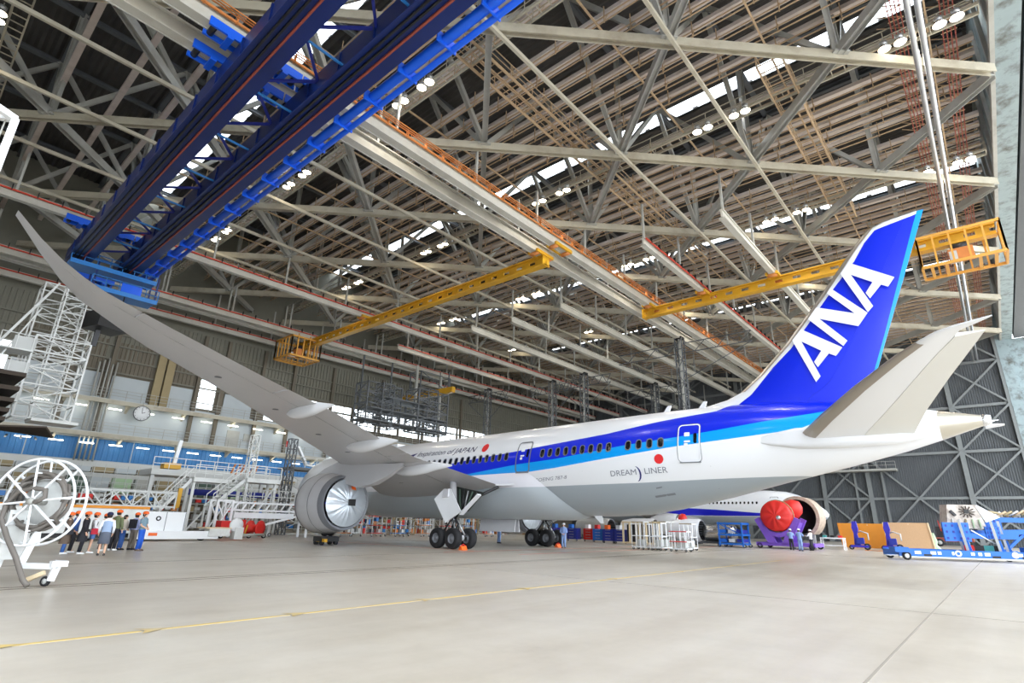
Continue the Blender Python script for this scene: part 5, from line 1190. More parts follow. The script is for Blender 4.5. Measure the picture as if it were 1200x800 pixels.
for s in (-1, 1):
    w2 = MB()
    rws = []
    for b_, l, t_, z in ((2.2, 16.5, 26, 3.0), (8, 20.5, 26.8, 3.8), (22, 30, 33, 5.2)):
        rws.append([b2(l, s * b_, z), b2((l + t_) / 2, s * b_, z + .5 - b_ * .015), b2(t_, s * b_, z), b2((l + t_) / 2, s * b_, z - .4 + b_ * .012)])
    w2.grid(rws, close_u=True); w2.add(rws[-1], [(0, 1, 2, 3)]); w2.build('wing', 'ac_grey', P2)
    nc = MB().lathe([(-.1, 1.15), (-.2, 1.25), (.3, 1.42), (1.6, 1.5), (3.0, 1.35), (4.2, 1.0)], b2(17.5, s * 8, 2.05), (0, 1, 0), 28).build('engine_nacelle', 'ac_white', P2); MB().lathe([(-.12, 1.13), (-.2, 1.24), (.1, 1.36)], b2(17.45, s * 8, 2.05), (0, 1, 0), 28).build('inlet_lip', 'chrome', nc); MB().lathe([(-.1, 1.15), (.8, 1.1), (.8, .01)], b2(17.5, s * 8, 2.05), (0, 1, 0), 24).build('inlet_duct', 'dark_metal', nc)
    MB().prism([b2(19, s * 7.9, 3.4), b2(24, s * 7.9, 3.6), b2(24, s * 7.9, 4.0), b2(21, s * 7.9, 3.95)], (.25, 0, 0)).build('pylon', 'ac_grey', nc)
    MB().prism([b2(44, s * 1.2, 5.8), b2(49.5, s * 1.0, 5.8), b2(51, s * 9, 6.6), b2(49.2, s * 9, 6.6)], (0, 0, .2)).build('tailplane', 'ac_white', P2)
    for aa_ in (24.2, 25.6): 
        for db in (-.5, .5): MB().lathe([(-.2, .3), (-.2, .5), (0, .58), (.2, .5), (.2, .3), (-.2, .3)], b2(aa_, s * 4.6 + db, .58), (1, 0, 0), 20).build('tyre', 'rubber', P2)
    MB().tube([b2(24.9, s * 4.6, .6), b2(24.9, s * 4.4, 3.0)], .2, 8).build('gear_strut', 'ac_grey', P2)
MB().prism([b2(40, -.15, 6.9), b2(48.8, -.15, 6.7), b2(52, -.15, 15.0), b2(49.3, -.15, 15.0)], (.3, 0, 0)).build('tail_fin', 'livery_two', P2)
MB().tube([b2(4.2, 0, 2.3), b2(4.1, 0, .45)], .12, 8).build('nose_strut', 'ac_grey', P2)
for s in (-.3, .3): MB().lathe([(-.13, .2), (-.13, .4), (0, .46), (.13, .4), (.13, .2), (-.13, .2)], b2(4.1, s, .46), (1, 0, 0), 20).build('tyre', 'rubber', P2)

# ---- engine on a purple stand with red covers
es = thing('engine_stand', 'purple wheeled engine stand near the second airliner nose', 'stand', (27, -11.6, 0))
MB().box((27, -11.8, .38), (3.2, 5.0, .3)).build('base_frame', 'purple', es)
for y in (-9.6, -14.0):
    for x in (25.5, 28.5): wheel(es, (x, y, .25), (1, 0, 0), .25, .2)
for x in (25.25, 27.2):
    for sg in (-1, 1): MB().prism([(x, -11.4 + sg * .25, .5), (x, -11.4 + sg * 1.0, .5), (x, -11.4 + sg * 2.0, 2.5), (x, -11.4 + sg * 1.55, 2.75), (x, -11.4 + sg * .7, 1.5)], (.2, 0, 0)).build('side_arm', 'purple', es)
# curved cradle
pts = [(25.2, -11.4 + 1.75 * math.cos(t), 2.75 + 1.75 * math.sin(t)) for t in [math.radians(v) for v in range(195, 346, 10)]]
inn = [(25.2, -11.4 + 1.35 * math.cos(t), 2.75 + 1.35 * math.sin(t)) for t in [math.radians(v) for v in range(195, 346, 10)]]
ck_ = MB(); n = len(pts)
for dx in (0, 2.2): ck_.grid([[V(p) + V((dx, 0, 0)) for p in pts], [V(p) + V((dx, 0, 0)) for p in inn]])
ck_.grid([[V(p) for p in pts], [V(p) + V((2.2, 0, 0)) for p in pts]]); ck_.grid([[V(p) for p in inn], [V(p) + V((2.2, 0, 0)) for p in inn]]); ck_.build('cradle', 'purple', es)
en = thing('covered_engine', 'jet engine wrapped in a red cover resting on the purple stand', 'engine', (27, -11.4, 1.4))
rows = []
for i in range(12):
    r = i / 11; rows.append([V((25.0 - .35 * (1 - r ** 2) - .09 * math.sin(9 * 2 * PI * k / 44 + r * 2) * r * (1.2 - r), -11.4 + 1.34 * r * math.cos(2 * PI * k / 44), 2.85 + 1.34 * r * math.sin(2 * PI * k / 44))) for k in range(44)])
for x in (25.4, 26.4, 27.4): rows.append([V((x, -11.4 + (1.34 + .05 * math.sin(13 * 2 * PI * k / 44)) * math.cos(2 * PI * k / 44), 2.85 + (1.36 + .05 * math.sin(9 * 2 * PI * k / 44)) * math.sin(2 * PI * k / 44))) for k in range(44)])
MB().grid(rows, close_u=True).build('red_cover', 'red', en)
MB().tube([(25.6, -11.4 + 1.42 * math.cos(t), 2.85 + 1.42 * math.sin(t)) for t in [2 * PI * i / 24 for i in range(24)]], .05, 6, True).build('cover_rope', 'wall_tan', en)
MB().lathe([(0, .001), (0, .16), (.06, .2)], (24.62, -11.7, 2.7), (1, 0, 0), 12).build('cover_badge', 'chrome', en)
MB().lathe([(-.75, .05), (-.62, .5), (-.2, .85), (.3, .92), (.75, .75), (1.0, .2)], (26.7, -12.45, 3.35), (.3, .1, 1), 18).build('upper_cover', 'red', en)
# open cowl ring behind
mat('cowl_mottle', (186, 168, 150), .55, var=.2, vscale=4, dirt=(110, 84, 66), dirt_amt=.6, dirt_scale=3)
cr = thing('cowl_ring', 'large open engine cowl ring standing behind the red cover', 'cowl', (29.5, -13.4, 0))
for i in range(15):
    t0, t1 = math.radians(-50 + 13 * i), math.radians(-50 + 13 * (i + 1)); k = MB()
    k.grid([[(x, -12.5 - R * math.sin(t) * .98, 2.85 + R * math.cos(t)) for t in (t0, (t0 + t1) / 2, t1)] for x, R in ((28.2, 1.6), (28.2, 1.9), (30.6, 1.9), (30.6, 1.6))], sm=False); k.build('cowl_segment', 'cowl_mottle', cr)
MB().lathe([(0, 1.58), (1.6, 1.4), (1.6, .01)], (28.4, -12.5, 2.85), (1, 0, 0), 28).build('duct_liner', 'dark_metal', cr)
for y in (-11.6, -13.4): MB().bar((29.4, y, 0), (29.4, y, 1.4), .2).build('support', 'steel_grey', cr)
# blue lift trolley, two tiers
def tier_cart(x, y, w_, h, lb, m, nm='tier_cart', d=2.0, rz=0.):
    t = thing(nm, lb, 'cart', (x, y, 0))
    for z in (.3, h * .5, h * .95): MB().box((x, y, z), (d, w_, .16)).build('tier', m, t)
    for dx in (-d / 2 + .1, d / 2 - .1):
        for dy in (-w_ / 2 + .1, w_ / 2 - .1): MB().bar((x + dx, y + dy, .1), (x + dx, y + dy, h), .12).build('upright', m, t)
        MB().bar((x + dx, y - w_ / 2 + .1, h * .5), (x + dx, y + w_ / 2 - .1, h * .95), .08).build('brace', m, t)
    for z in (.45, h * .5 + .15):
        for q in range(3): MB().box((x, y - w_ / 3 + w_ / 3 * q, z + .15), (d * .7, w_ / 4, .3)).build('box', ('deep_blue', 'white_dirty', m)[q], t)
    for dx in (-d / 2 + .2, d / 2 - .2):
        for dy in (-w_ / 2, w_ / 2): wheel(t, (x + dx, y + dy, .16), (1, 0, 0), .16, .12)
    return t
tier_cart(23.7, -7.9, 2.3, 2.2, 'bright blue two-tier lift cart beside the silver duct', 'gear_blue')
# engine cowl halves and ducts lying on dollies under the fuselage
def barrel(x, y, z, r, L, lb, m, m_in, group=None, ax=(0, 1, 0), red=False):
    t = thing('cowl_barrel', lb, 'cowl', (x, y, 0)); a = V(ax)
    MB().lathe([(-L / 2, r * .9), (-L * .42, r), (L * .2, r), (L / 2, r * .82)], (x, y, z), a, 32).build('outer_skin', m, t)
    MB().lathe([(-L / 2, r * .9), (-L / 2, r * .84), (L / 2, r * .76), (L / 2, r * .82)], (x, y, z), a, 32).build('lip', 'ac_grey_dark', t)
    MB().lathe([(-L / 2 + .05, r * .84), (0, r * .8), (0, .01)], (x, y, z), a, 24).build('inner_duct', m_in, t)
    for d in (-L * .3, L * .3):
        MB().box((x + a.x * d, y + a.y * d, .22), (2.0 if a.y else .4, .4 if a.y else 2.0, .24)).build('dolly_beam', 'steel_dark', t)
        for s in (-.8, .8): MB().bar((x + a.x * d + (s if a.y else 0), y + a.y * d + (0 if a.y else s), .2), (x + a.x * d + (s * .9 if a.y else 0), y + a.y * d + (0 if a.y else s * .9), z - r * .55), .14).build('saddle_post', 'steel_dark', t)
    if red: MB().lathe([(0, .5), (.35, .46), (.7, .3), (.78, .01)], (x, y + .4, z + r * .75), (0, 0, 1), 14).build('red_cap', 'red', t)
    return t
barrel(27, 9.4, 1.35, 1.15, 4.4, 'silver engine cowl barrel on a dolly nearest the far landing gear', 'alu', 'dark_metal')
barrel(27, 3.6, 1.35, 1.15, 3.9, 'white engine cowl barrel on a dolly behind the wooden crates', 'ac_white', 'dark_metal')
barrel(25.4, -2.6, 1.4, 1.1, 3.2, 'white cowl barrel with a red cap behind the trolleys', 'ac_white', 'dark_metal', red=True)
du = thing('silver_duct', 'polished silver duct section lying on a low dolly', 'duct', (26, -5.6, 0))
MB().lathe([(-1.5, .75), (-1.2, .8), (1.2, .8), (1.5, .72)], (26, -5.7, 1.2), (0, 1, 0), 28, cap=True).build('shell', 'chrome', du); MB().box((26, -5.3, .3), (1.6, 4.2, .2)).build('dolly', 'steel_dark', du)
MB().bar((26, -6.6, .3), (26, -6.6, .6), .5).build('saddle', 'steel_dark', du); MB().bar((26, -4.6, .3), (26, -4.6, .6), .5).build('saddle', 'steel_dark', du)
for y in (-3.6, -7.0): wheel(du, (25.2, y, .14), (1, 0, 0), .14, .1)
# wooden-framed crates and blue/red tool cabinets
random.seed(5)
cab = [(20, 9.8, 'violet_blue', 'violet tool cabinet with a white board behind the technician'), (20.5, 8.0, 'deep_blue', 'deep blue tool cabinet beside the violet one'), (21, 6.2, 'red', 'red and orange tool cabinet among the blue ones'), (20, 4.4, 'gear_blue', 'light blue tool cabinet with a blue barrel on top'), (19.5, 2.9, 'deep_blue', 'deep blue tool rack nearest the wooden crates'), (19.2, 1.4, 'deep_blue', 'deep blue tool rack with a grey panel next to the crates')]
for x, y, m, lb in cab:
    t = thing('tool_cabinet', lb, 'cabinet', (x, y, 0)); MB().box((x, y, .75), (.8, 1.3, 1.1)).build('body', m, t)
    for q in range(4): 
        d = MB().box((x - .42, y, .35 + .27 * q), (.05, 1.15, .22)).build('drawer', m, t); MB().box((x - .46, y, .4 + .27 * q), (.04, .6, .04)).build('drawer_handle', 'chrome', d)
    MB().box((x, y + .3, 1.5), (.5, .4, .4)).build('box', random.choice(('white_paint', 'orange', 'gear_blue', 'red')), t)
    for dy in (-.55, .55): wheel(t, (x - .3, y + dy, .1), (1, 0, 0), .1, .08)
for y, lb in ((-.2, 'pale wooden framed crate with dark openings'), (-1.9, 'pale wooden framed crate nearest the white trolleys')):
    x = 18.5; t = thing('wooden_crate', lb, 'crate', (x, y, 0))
    for dx in (-.6, .6):
        for dy in (-.7, 0, .7): MB().bar((x + dx, y + dy, .1), (x + dx, y + dy, 2.0), .14).build('stud', 'wood_edge', t)
    for z in (.15, 2.0): MB().box((x, y, z), (1.4, 1.6, .14)).build('panel', 'wood_edge', t)
    MB().box((x + .3, y, 1.0), (.5, 1.3, 1.6)).build('contents', 'dark_metal', t)
# white cage trolleys in a cluster
def cage_trolley(x, y, w_, h, lb, red=False):
    t = thing('cage_trolley', lb, 'trolley', (x, y, 0), group='white trolleys under the rear fuselage'); d = .8
    for dx in (-d / 2, d / 2):
        for q in range(4): yy = y - w_ / 2 + w_ * q / 3; MB().bar((x + dx, yy, .15), (x + dx, yy, h), .04).build('upright', 'white_paint', t)
        for z in (.18, h * .5, h): MB().bar((x + dx, y - w_ / 2, z), (x + dx, y + w_ / 2, z), .06).build('rail', 'red' if red and z > .3 else ('wall_tan' if z == h else 'white_paint'), t)
    for yy in (y - w_ / 2, y + w_ / 2):
        for z in (.18, h * .5, h): MB().bar((x - d / 2, yy, z), (x + d / 2, yy, z), .05).build('end_rail', 'white_paint', t)
    MB().box((x, y, .2), (d, w_, .05)).build('deck', 'white_dirty', t); MB().box((x, y, h * .5), (d * .9, w_ * .95, .04)).build('shelf', 'white_dirty', t)
    MB().box((x, y - w_ * .1, .5), (.5, w_ * .5, .45)).build('bucket', 'grey_light', t)
    for dx in (-d / 2, d / 2):
        for yy in (y - w_ / 2 + .1, y + w_ / 2 - .1): wheel(t, (x + dx, yy, .09), (1, 0, 0), .09, .06, 'rubber', 'steel_grey')
cage_trolley(8.5, -6.3, 1.0, 1.95, 'tall white cage trolley nearest the wooden crates'); cage_trolley(9.8, -7.4, 1.2, 2.0, 'tall white cage trolley in the middle of the cluster'); cage_trolley(8.6, -7.7, .9, 1.9, 'tall white cage trolley nearest the red line'); cage_trolley(8.4, -9.5, 1.3, 1.35, 'low white trolley with red rails in front of the white cowl', True); cage_trolley(11.2, -8.9, 1.0, 1.9, 'tall white cage trolley at the back of the cluster')
# boards leaning, frames and tables near the side wall
def board(x, y0, y1, h, lb, m, lean=.35, edge='wood_edge'):
    t = thing('leaning_board', lb, 'board', (x, (y0 + y1) / 2, 0))
    MB().prism([(x, y0, .02), (x, y1, .02), (x + lean, y1 + .25, h), (x + lean, y0 + .25, h)], (.06, 0, 0)).build('sheet', m, t)
    MB().bar((x - .03, y0, .02), (x + lean - .03, y0 + .25, h), .12).build('edge_batten', edge, t); MB().bar((x - .03, y1, .02), (x + lean - .03, y1 + .25, h), .12).build('edge_batten', edge, t)
    MB().bar((x + lean, (y0 + y1) / 2, h - .1), (x + lean + 1.0, (y0 + y1) / 2, .03), .1).build('prop', 'wood_edge', t)
board(37.6, -21.9, -18.2, 2.6, 'speckled plywood board leaning beside the blue dolly', 'plywood')
board(40.6, -18.6, -13.6, 2.5, 'orange plywood board standing behind the purple stands', 'plywood_orange', .15, 'plywood_orange')
def table(x, y, w_, lb, m):
    t = thing('work_table', lb, 'table', (x, y, 0)); MB().box((x, y, 1.0), (.9, w_, .1)).build('top', m, t); MB().box((x, y, .35), (.8, w_ * .95, .06)).build('shelf', m, t)
    for dx in (-.4, .4):
        for dy in (-w_ / 2 + .06, w_ / 2 - .06): MB().bar((x + dx, y + dy, 0), (x + dx, y + dy, 1.0), .1).build('leg', m, t)
    for q in range(3): MB().box((x, y - w_ / 3 + w_ / 3 * q, 1.15), (.4, .3, .2)).build('item', ('red', 'black', 'teal')[q], t)
table(31, -14.6, 2.0, 'white work table beside the kneeling technicians', 'white_paint')
for x, y, lb in ((33.5, -16.2, 'violet engine support stand with a green wheel'), (35.2, -18.6, 'violet engine support stand with a grey hood')):
    t = thing('support_stand', lb, 'stand', (x, y, 0))
    MB().prism([(x, y - .25, .3), (x, y + .3, .3), (x, y + .22, 1.5), (x, y + .34, 2.0), (x, y + .24, 2.6), (x, y - .1, 2.6), (x, y - .2, 1.9), (x, y - .05, 1.4)], (.3, 0, 0)).build('mast', 'violet_blue', t)
    MB().box((x + .1, y - .2, .32), (1.2, 1.5, .2)).build('base', 'violet_blue', t); MB().box((x - .2, y - .3, .8), (.4, .6, .6)).build('gearbox', 'deep_blue', t)
    wheel(t, (x - .3, y - .8, .3), (1, 0, 0), .3, .12, 'rubber', 'green_pale'); wheel(t, (x - .3, y + .5, .22), (1, 0, 0), .22, .1)
    MB().tube([(x - .3, y - 1.0, .9), (x - .3, y - 1.0, 1.5), (x - .2, y - .4, 1.7), (x, y - .2, 1.6)], .06, 6).build('hood', 'grey_light', t)
tag(MB().tube([(30.5, -17.2, .03), (31.5, -17.6, .03), (30.6, -18.3, .03), (31.6, -18.6, .03)], .03, 5).build('floor_cable', 'rust_orange'), 'thin orange cable lying on the floor before the boards', 'cable')
# ---- long blue engine dolly
bd = thing('blue_dolly', 'long bright blue engine transport dolly with white stencilling', 'dolly', (17.5, -24.2, 0))
dv = V((.49, -.872, 0)); dn = V((.872, .49, 0)); D0 = V((13.75, -21.5, 0))
def dp(u, n=0., z=0.): return D0 + dv * u + dn * n + V((0, 0, z))
for n_ in (0, 2.2):
    MB().bar(dp(.3, n_, .45), dp(8.2, n_, .45), .18, .42).build('side_beam', 'gear_blue', bd); MB().bar(dp(.3, n_, .2), dp(8.2, n_, .2), .2, .07).build('lower_edge', 'white_dirty', bd)
for u in (.4, 2.4, 4.4, 6.4, 8.0): MB().bar(dp(u, 0, .45), dp(u, 2.2, .45), .2, .3).build('cross_beam', 'gear_blue', bd)
for u, w_ in ((1.2, .35), (2.1, .3), (2.5, .2), (3.3, .12), (4.35, .2), (4.75, .2), (5.1, .3), (6.6, .55)): MB().bar(dp(u, -.1, .47), dp(u + w_, -.1, .47), .015, .18).build('white_stencil', 'letter_white', bd)
for u in (3.0, 6.1): MB().lathe([(-.012, .1), (-.012, .19), (.0, .19)], dp(u + .65, -.1, .47), dn, 18).build('white_ring', 'letter_white', bd)
for u in (1.7, 5.5, 7.1): MB().bar(dp(u, -.1, .33), dp(u + .45, -.1, .33), .02, .12).build('slot', 'black', bd)
for u in (.7, 7.7):
    for n_ in (-.1, 2.3): wheel(bd, dp(u, n_, .26), dn, .26, .14, 'rubber', 'white_paint', 'castor_wheel'); 
MB().box(dp(.4, .1, .62), (.9, .8, .3), .5).build('tow_block', 'gear_blue', bd); MB().box(dp(7.9, .1, .75), (1.0, .9, .35), .5).build('tow_block', 'gear_blue', bd)
for u, n_ in ((4.6, .3), (6.4, .3), (7.3, 1.2), (5.2, 2.0)): 
    MB().bar(dp(u, n_, .5), dp(u - .15, n_, 1.3), .2).build('jack_sleeve', 'gear_blue', bd); MB().bar(dp(u - .15, n_, .5), dp(u - .35, n_, 2.5), .14).build('jack_rod', 'alu', bd)
# perforated upright panels
for u0, u1, n_, z0, z1 in ((3.4, 4.9, .6, 1.2, 2.35), (5.8, 6.6, .6, 1.4, 2.15), (6.5, 7.5, 1.9, 1.6, 2.7)):
    pn = MB().bar(dp(u0, n_, (z0 + z1) / 2), dp(u1, n_, (z0 + z1) / 2), .12, z1 - z0).build('perforated_panel', 'gear_blue', bd)
    for i in range(4):
        for j in range(3): MB().bar(dp(u0 + (u1 - u0) * (i + .35) / 4, n_ - .07, z0 + (z1 - z0) * (j + .5) / 3), dp(u0 + (u1 - u0) * (i + .65) / 4, n_ - .07, z0 + (z1 - z0) * (j + .5) / 3), .02, .14).build('panel_hole', 'deep_blue', pn)
MB().bar(dp(4.6, .7, 1.55), dp(7.6, .7, 1.55), .2, .3).build('upper_beam', 'gear_blue', bd); MB().bar(dp(4.6, 1.9, 1.7), dp(9.6, 1.9, 1.9), .2, .3).build('upper_beam', 'gear_blue', bd); MB().bar(dp(6.2, 2.1, 2.6), dp(9.8, 2.1, 2.6), .2, .3).build('upper_beam', 'gear_blue', bd)
MB().bar(dp(7.4, 2.0, .6), dp(8.8, 2.0, 1.8), .16).build('diagonal', 'gear_blue', bd); MB().bar(dp(5.0, .6, 1.9), dp(6.2, .6, 1.1), .06).build('stay_rod', 'alu', bd)
for q, m in enumerate(('red', 'dark_metal', 'teal', 'black')): MB().box(dp(4.9 + .55 * q, 1.0, .8), (.5, .5, .35)).build('fitting', m, bd)
# cowl section standing on the dolly
cs = thing('cowl_section', 'scorched white engine cowl section standing on the blue dolly', 'cowl', dp(5.0, 1.3, 1.7))
mat('scorched', (196, 186, 176), .6, var=.25, vscale=5, dirt=(90, 70, 60), dirt_amt=.8, dirt_scale=2.5)
MB().prism([dp(4.0, 1.25, 2.0), dp(6.3, 1.25, 2.0), dp(6.0, 1.25, 3.5), dp(4.25, 1.25, 3.5)], dn * .9).build('shell', 'scorched', cs)
MB().prism([dp(6.3, 1.2, 2.4), dp(7.2, 1.25, 2.75), dp(6.0, 1.25, 3.5), dp(5.9, 1.2, 3.4)], dn * .7).build('side_skirt', 'white_paint', cs)
for i in range(5): MB().bar(dp(4.35 + .4 * i, 1.2, 2.05), dp(4.4 + .38 * i, 1.2, 2.6), .12, .06).build('rib', ('white_dirty', 'alu', 'wall_tan', 'green_pale', 'green_pale')[i], cs)
for i in range(12): t = 2 * PI * i / 12; MB().bar(dp(5.3 + .2 * math.cos(t), 1.18, 3.05 + .16 * math.sin(t)), dp(5.3 + .48 * math.cos(t), 1.18, 3.05 + .38 * math.sin(t)), .05).build('seal_finger', 'brown_dark', cs)
MB().prism([dp(5.15, 1.17, 2.95), dp(5.45, 1.17, 2.95), dp(5.45, 1.17, 3.2), dp(5.15, 1.17, 3.2)], dn * .04).build('opening', 'black', cs)
MB().bar(dp(4.35, 1.2, 3.1), dp(4.6, 1.2, 2.8), .15).build('bracket', 'dark_metal', cs)
# pipe bundle stacked at the edge
pb = thing('pipe_bundle', 'bundle of tan pipes lying over the blue dolly end', 'pipes', dp(8.6, 1.8, 2.75))
for i in range(8): MB().tube([dp(6.9 + .35 * i, 2.2, 2.82 + .02 * i), dp(7.4 + .35 * i, 2.2, 3.05 + .03 * i), dp(7.7 + .35 * i, 2.6, 2.86)], .07, 7).build('pipe', ('wall_tan', 'alu', 'rust_tan')[i % 3], pb)
MB().tube([dp(6.7, 2.0, 3.15), dp(8.2, 2.3, 2.95)], .08, 7).build('pipe', 'wall_tan', pb)
sg = thing('safety_figure', 'pale green plastic caution cone beside the blue dolly', 'cone', (44.0, -21.3, 0))
MB().lathe([(0, .5), (.25, .42), (.5, .2), (.9, .28), (1.3, .18), (1.7, .08)], (44.0, -21.4, 0), (0, 0, 1), 12, cap=True).build('body', 'green_pale', sg)
rt_ = thing('red_tractor', 'dark red low trailer by the side wall', 'trailer', (70, -21.5, 0))
MB().box((70, -21.6, .9), (2.5, 4.4, .5)).build('bed', 'red_lattice', rt_); MB().box((70, -21.2, 1.9), (1.6, 2.6, 1.4)).build('load', 'dark_metal', rt_)
for dy in (-1.5, 1.5): wheel(rt_, (68.7, -21.6 + dy, .5), (1, 0, 0), .5, .3)
for q in range(6): MB().bar((69, -23 + .5 * q, 2.0), (69.2, -22.8 + .5 * q, 3.4), .08).build('stake', 'red', rt_)
# wall walkway near the side wall
wk2 = thing('wall_walkway', 'grey steel walkway with railings fixed on the dark side wall', 'walkway', (XR - 2, -4, 11))
MB().box((XR - 1.6, -9, 11.2), (2.0, 14, .3)).build('deck', 'steel_grey', wk2); rails(wk2, (XR - 2.5, -16), (XR - 2.5, -2), 11.35, 'steel_grey')
MB().bar((XR - 1.6, -15.8, 11.1), (XR - .3, -15.8, 11.1), .2).build('bracket', 'steel_grey', wk2)
# ================================================================== PEOPLE
for nm, c in (('skin_tone', (224, 178, 150)), ('hair_black', (34, 28, 26)), ('cloth_brown', (104, 88, 76)), ('cloth_black', (36, 36, 44)), ('cloth_white', (232, 232, 236)), ('cloth_blue_grey', (150, 170, 200)), ('cloth_slate', (88, 94, 108)), ('cloth_olive', (110, 118, 84)), ('cloth_cream', (232, 222, 206)), ('cloth_jeans', (60, 100, 170)), ('cloth_bright_jeans', (30, 90, 196)), ('cloth_lavender', (170, 180, 222)), ('cloth_taupe', (112, 104, 96)), ('cloth_polo', (120, 146, 160)), ('coverall', (138, 164, 214)), ('shoe_white', (236, 236, 236)), ('helmet_orange', (242, 104, 36)), ('cap_navy', (30, 36, 70)), ('cloth_short', (92, 130, 190)), ('bag_red', (196, 40, 60))): mat(nm, c, .75, var=.05, vscale=6)
def skin_obj(name, vs, es, rs, m, par, sub=1):
    me = bpy.data.meshes.new(name); me.from_pydata([tuple(v) for v in vs], es, []); me.materials.append(MATS[m])
    o = link(name, me, par)
    sk = o.modifiers.new('skin', 'SKIN'); sk.use_smooth_shade = True
    for i, r in enumerate(rs): me.skin_vertices[0].data[i].radius = r if isinstance(r, tuple) else (r, r)
    me.skin_vertices[0].data[0].use_root = True
    sb = o.modifiers.new('smooth', 'SUBSURF'); sb.levels = sub; sb.render_levels = sub
    return o
def ringloft(rings, n=16):
    return MB().grid([[V((cx + rx * math.cos(2 * PI * k / n), cy + ry * math.sin(2 * PI * k / n), z)) for k in range(n)] for cx, cy, z, rx, ry in rings], close_u=True)
def person(x, y, rz, label, h=1.68, top='cloth_white', bottom='cloth_jeans', style='trousers', head='helmet_orange', shoes='shoe_white', sleeve='long', arms='down', bag=None, group=None, coat=None, hairlen=0., lean=0., vest=None):
    t = thing('person', label, 'person', (x, y, 0), rz, group); M = WM(t); s = h / 1.70
    def L(p): return M @ (V(p) * s)
    B = {'pelvis': (0, 0, .93), 'spine': (0, .01, 1.14), 'chest': (0, 0, 1.32), 'neck': (0, -.01, 1.45), 'jaw': (0, .015, 1.515), 'head': (0, .01, 1.585), 'crown': (0, 0, 1.65)}
    vs, es, rs = [], [], []; ix = {}
    def add(k, p, r, par=None):
        ix[k] = len(vs); vs.append(L(p)); rs.append(r if not isinstance(r, tuple) else r); 
        if par is not None: es.append((ix[par], ix[k]))
    sc_ = lambda r: r * s
    add('pelvis', B['pelvis'], sc_(.125)); add('spine', B['spine'], sc_(.105), 'pelvis'); add('chest', B['chest'], sc_(.125), 'spine'); add('neck', B['neck'], sc_(.052), 'chest'); add('jaw', B['jaw'], sc_(.068), 'neck'); add('head', B['head'], sc_(.088), 'jaw'); add('crown', B['crown'], sc_(.06), 'head'); add('nose', (0, .105, 1.575), sc_(.014), 'head')
    if arms == 'down': EL, WR, HA = (.245, -.02, 1.12), (.235, .06, .88), (.23, .09, .81)
    elif arms == 'front': EL, WR, HA = (.23, .02, 1.10), (.08, .2, .98), (.03, .22, .95)
    elif arms == 'work': EL, WR, HA = (.25, .12, 1.18), (.16, .38, 1.2), (.14, .46, 1.2)
    for sg, sd in ((-1, 'l'), (1, 'r')):
        f = lambda p: (p[0] * sg, p[1], p[2])
        add('sh' + sd, f((.165, -.01, 1.39)), sc_(.06), 'chest'); add('el' + sd, f(EL), sc_(.042), 'sh' + sd); add('wr' + sd, f(WR), sc_(.03), 'el' + sd); add('ha' + sd, f(HA), sc_(.032), 'wr' + sd)
        d = (V(HA) - V(WR)).normalized()
        for q, (off, ln) in enumerate(((-.03, .075), (-.01, .09), (.01, .085), (.03, .07))):
            p = V(HA) + d * ln * .6 + V((0, off, 0)); p2 = V(HA) + d * ln + V((-.012, off + .008, 0)); add('f%d%s' % (q, sd), f(p), sc_(.0095), 'ha' + sd); add('g%d%s' % (q, sd), f(p2), sc_(.008), 'f%d%s' % (q, sd))
        p = V(HA) + V((-.02, .05, .01)); add('th' + sd, f(p), sc_(.011), 'ha' + sd)
        add('hi' + sd, f((.085, 0, .88)), sc_(.088), 'pelvis'); add('kn' + sd, f((.095, .02, .5)), sc_(.056), 'hi' + sd); add('an' + sd, f((.1, -.02, .09)), sc_(.036), 'kn' + sd); add('to' + sd, f((.11, .13, .035)), sc_(.03), 'an' + sd)
    body = skin_obj('body', vs, es, rs, 'skin_tone', t)
    # face and hair
    for sg in (-1, 1): MB().lathe([(0, .001), (.006, .012), (.0, .014)], L((.032 * sg, .088, 1.6)), M.to_3x3() @ V((0, 1, 0)), 8).build('eye', 'hair_black', t); MB().box(L((.09 * sg, 0, 1.58)), (.02, .03, .05)).build('ear', 'skin_tone', t)
    hair = ringloft([(0, -.02, 1.50 - hairlen, .07, .06), (0, -.03, 1.55, .096, .085), (0, -.018, 1.62, .097, .095), (0, -.005, 1.67, .07, .075), (0, 0, 1.695, .01, .01)])
    hair.v = [tuple(L(v)) for v in hair.v]; hair.build('hair', 'hair_black', t)
    if head:
        hm = ringloft([(0, .03, 1.612, .125, .15), (0, .0, 1.62, .118, .128), (0, 0, 1.66, .116, .126), (0, 0, 1.71, .09, .1), (0, 0, 1.735, .04, .045), (0, 0, 1.738, .005, .005)]); hm.v = [tuple(L(v)) for v in hm.v]; hm.build('helmet' if 'helmet' in head else 'cap', head, t)
    # shirt / coat
    zb = .84 if not coat else coat
    tr = [(0, 0, zb, .165, .12), (0, 0, .95, .168, .125), (0, .005, 1.12, .152, .118), (0, 0, 1.3, .19, .13), (0, 0, 1.4, .185, .115), (0, -.005, 1.45, .11, .08), (0, -.005, 1.475, .06, .058)]
    if coat: tr = [(0, -.02, zb, .25, .2), (0, -.01, .8, .21, .165)] + tr[1:]
    g = ringloft(tr); sl = (1.0 if sleeve == 'long' else .45)
    for sg in (-1, 1):
        a, e, w_ = V((.165 * sg, -.01, 1.385)), V((EL[0] * sg, EL[1], EL[2])), V((WR[0] * sg, WR[1], WR[2]))
        g.tube([a, e, w_.lerp(e, .06)] if sleeve == 'long' else [a, a.lerp(e, .75)], [.075, .058, .046] if sleeve == 'long' else [.078, .066], 10)
    g.v = [tuple(L(v)) for v in g.v]; g.build('coat' if coat else 'shirt', top, t)
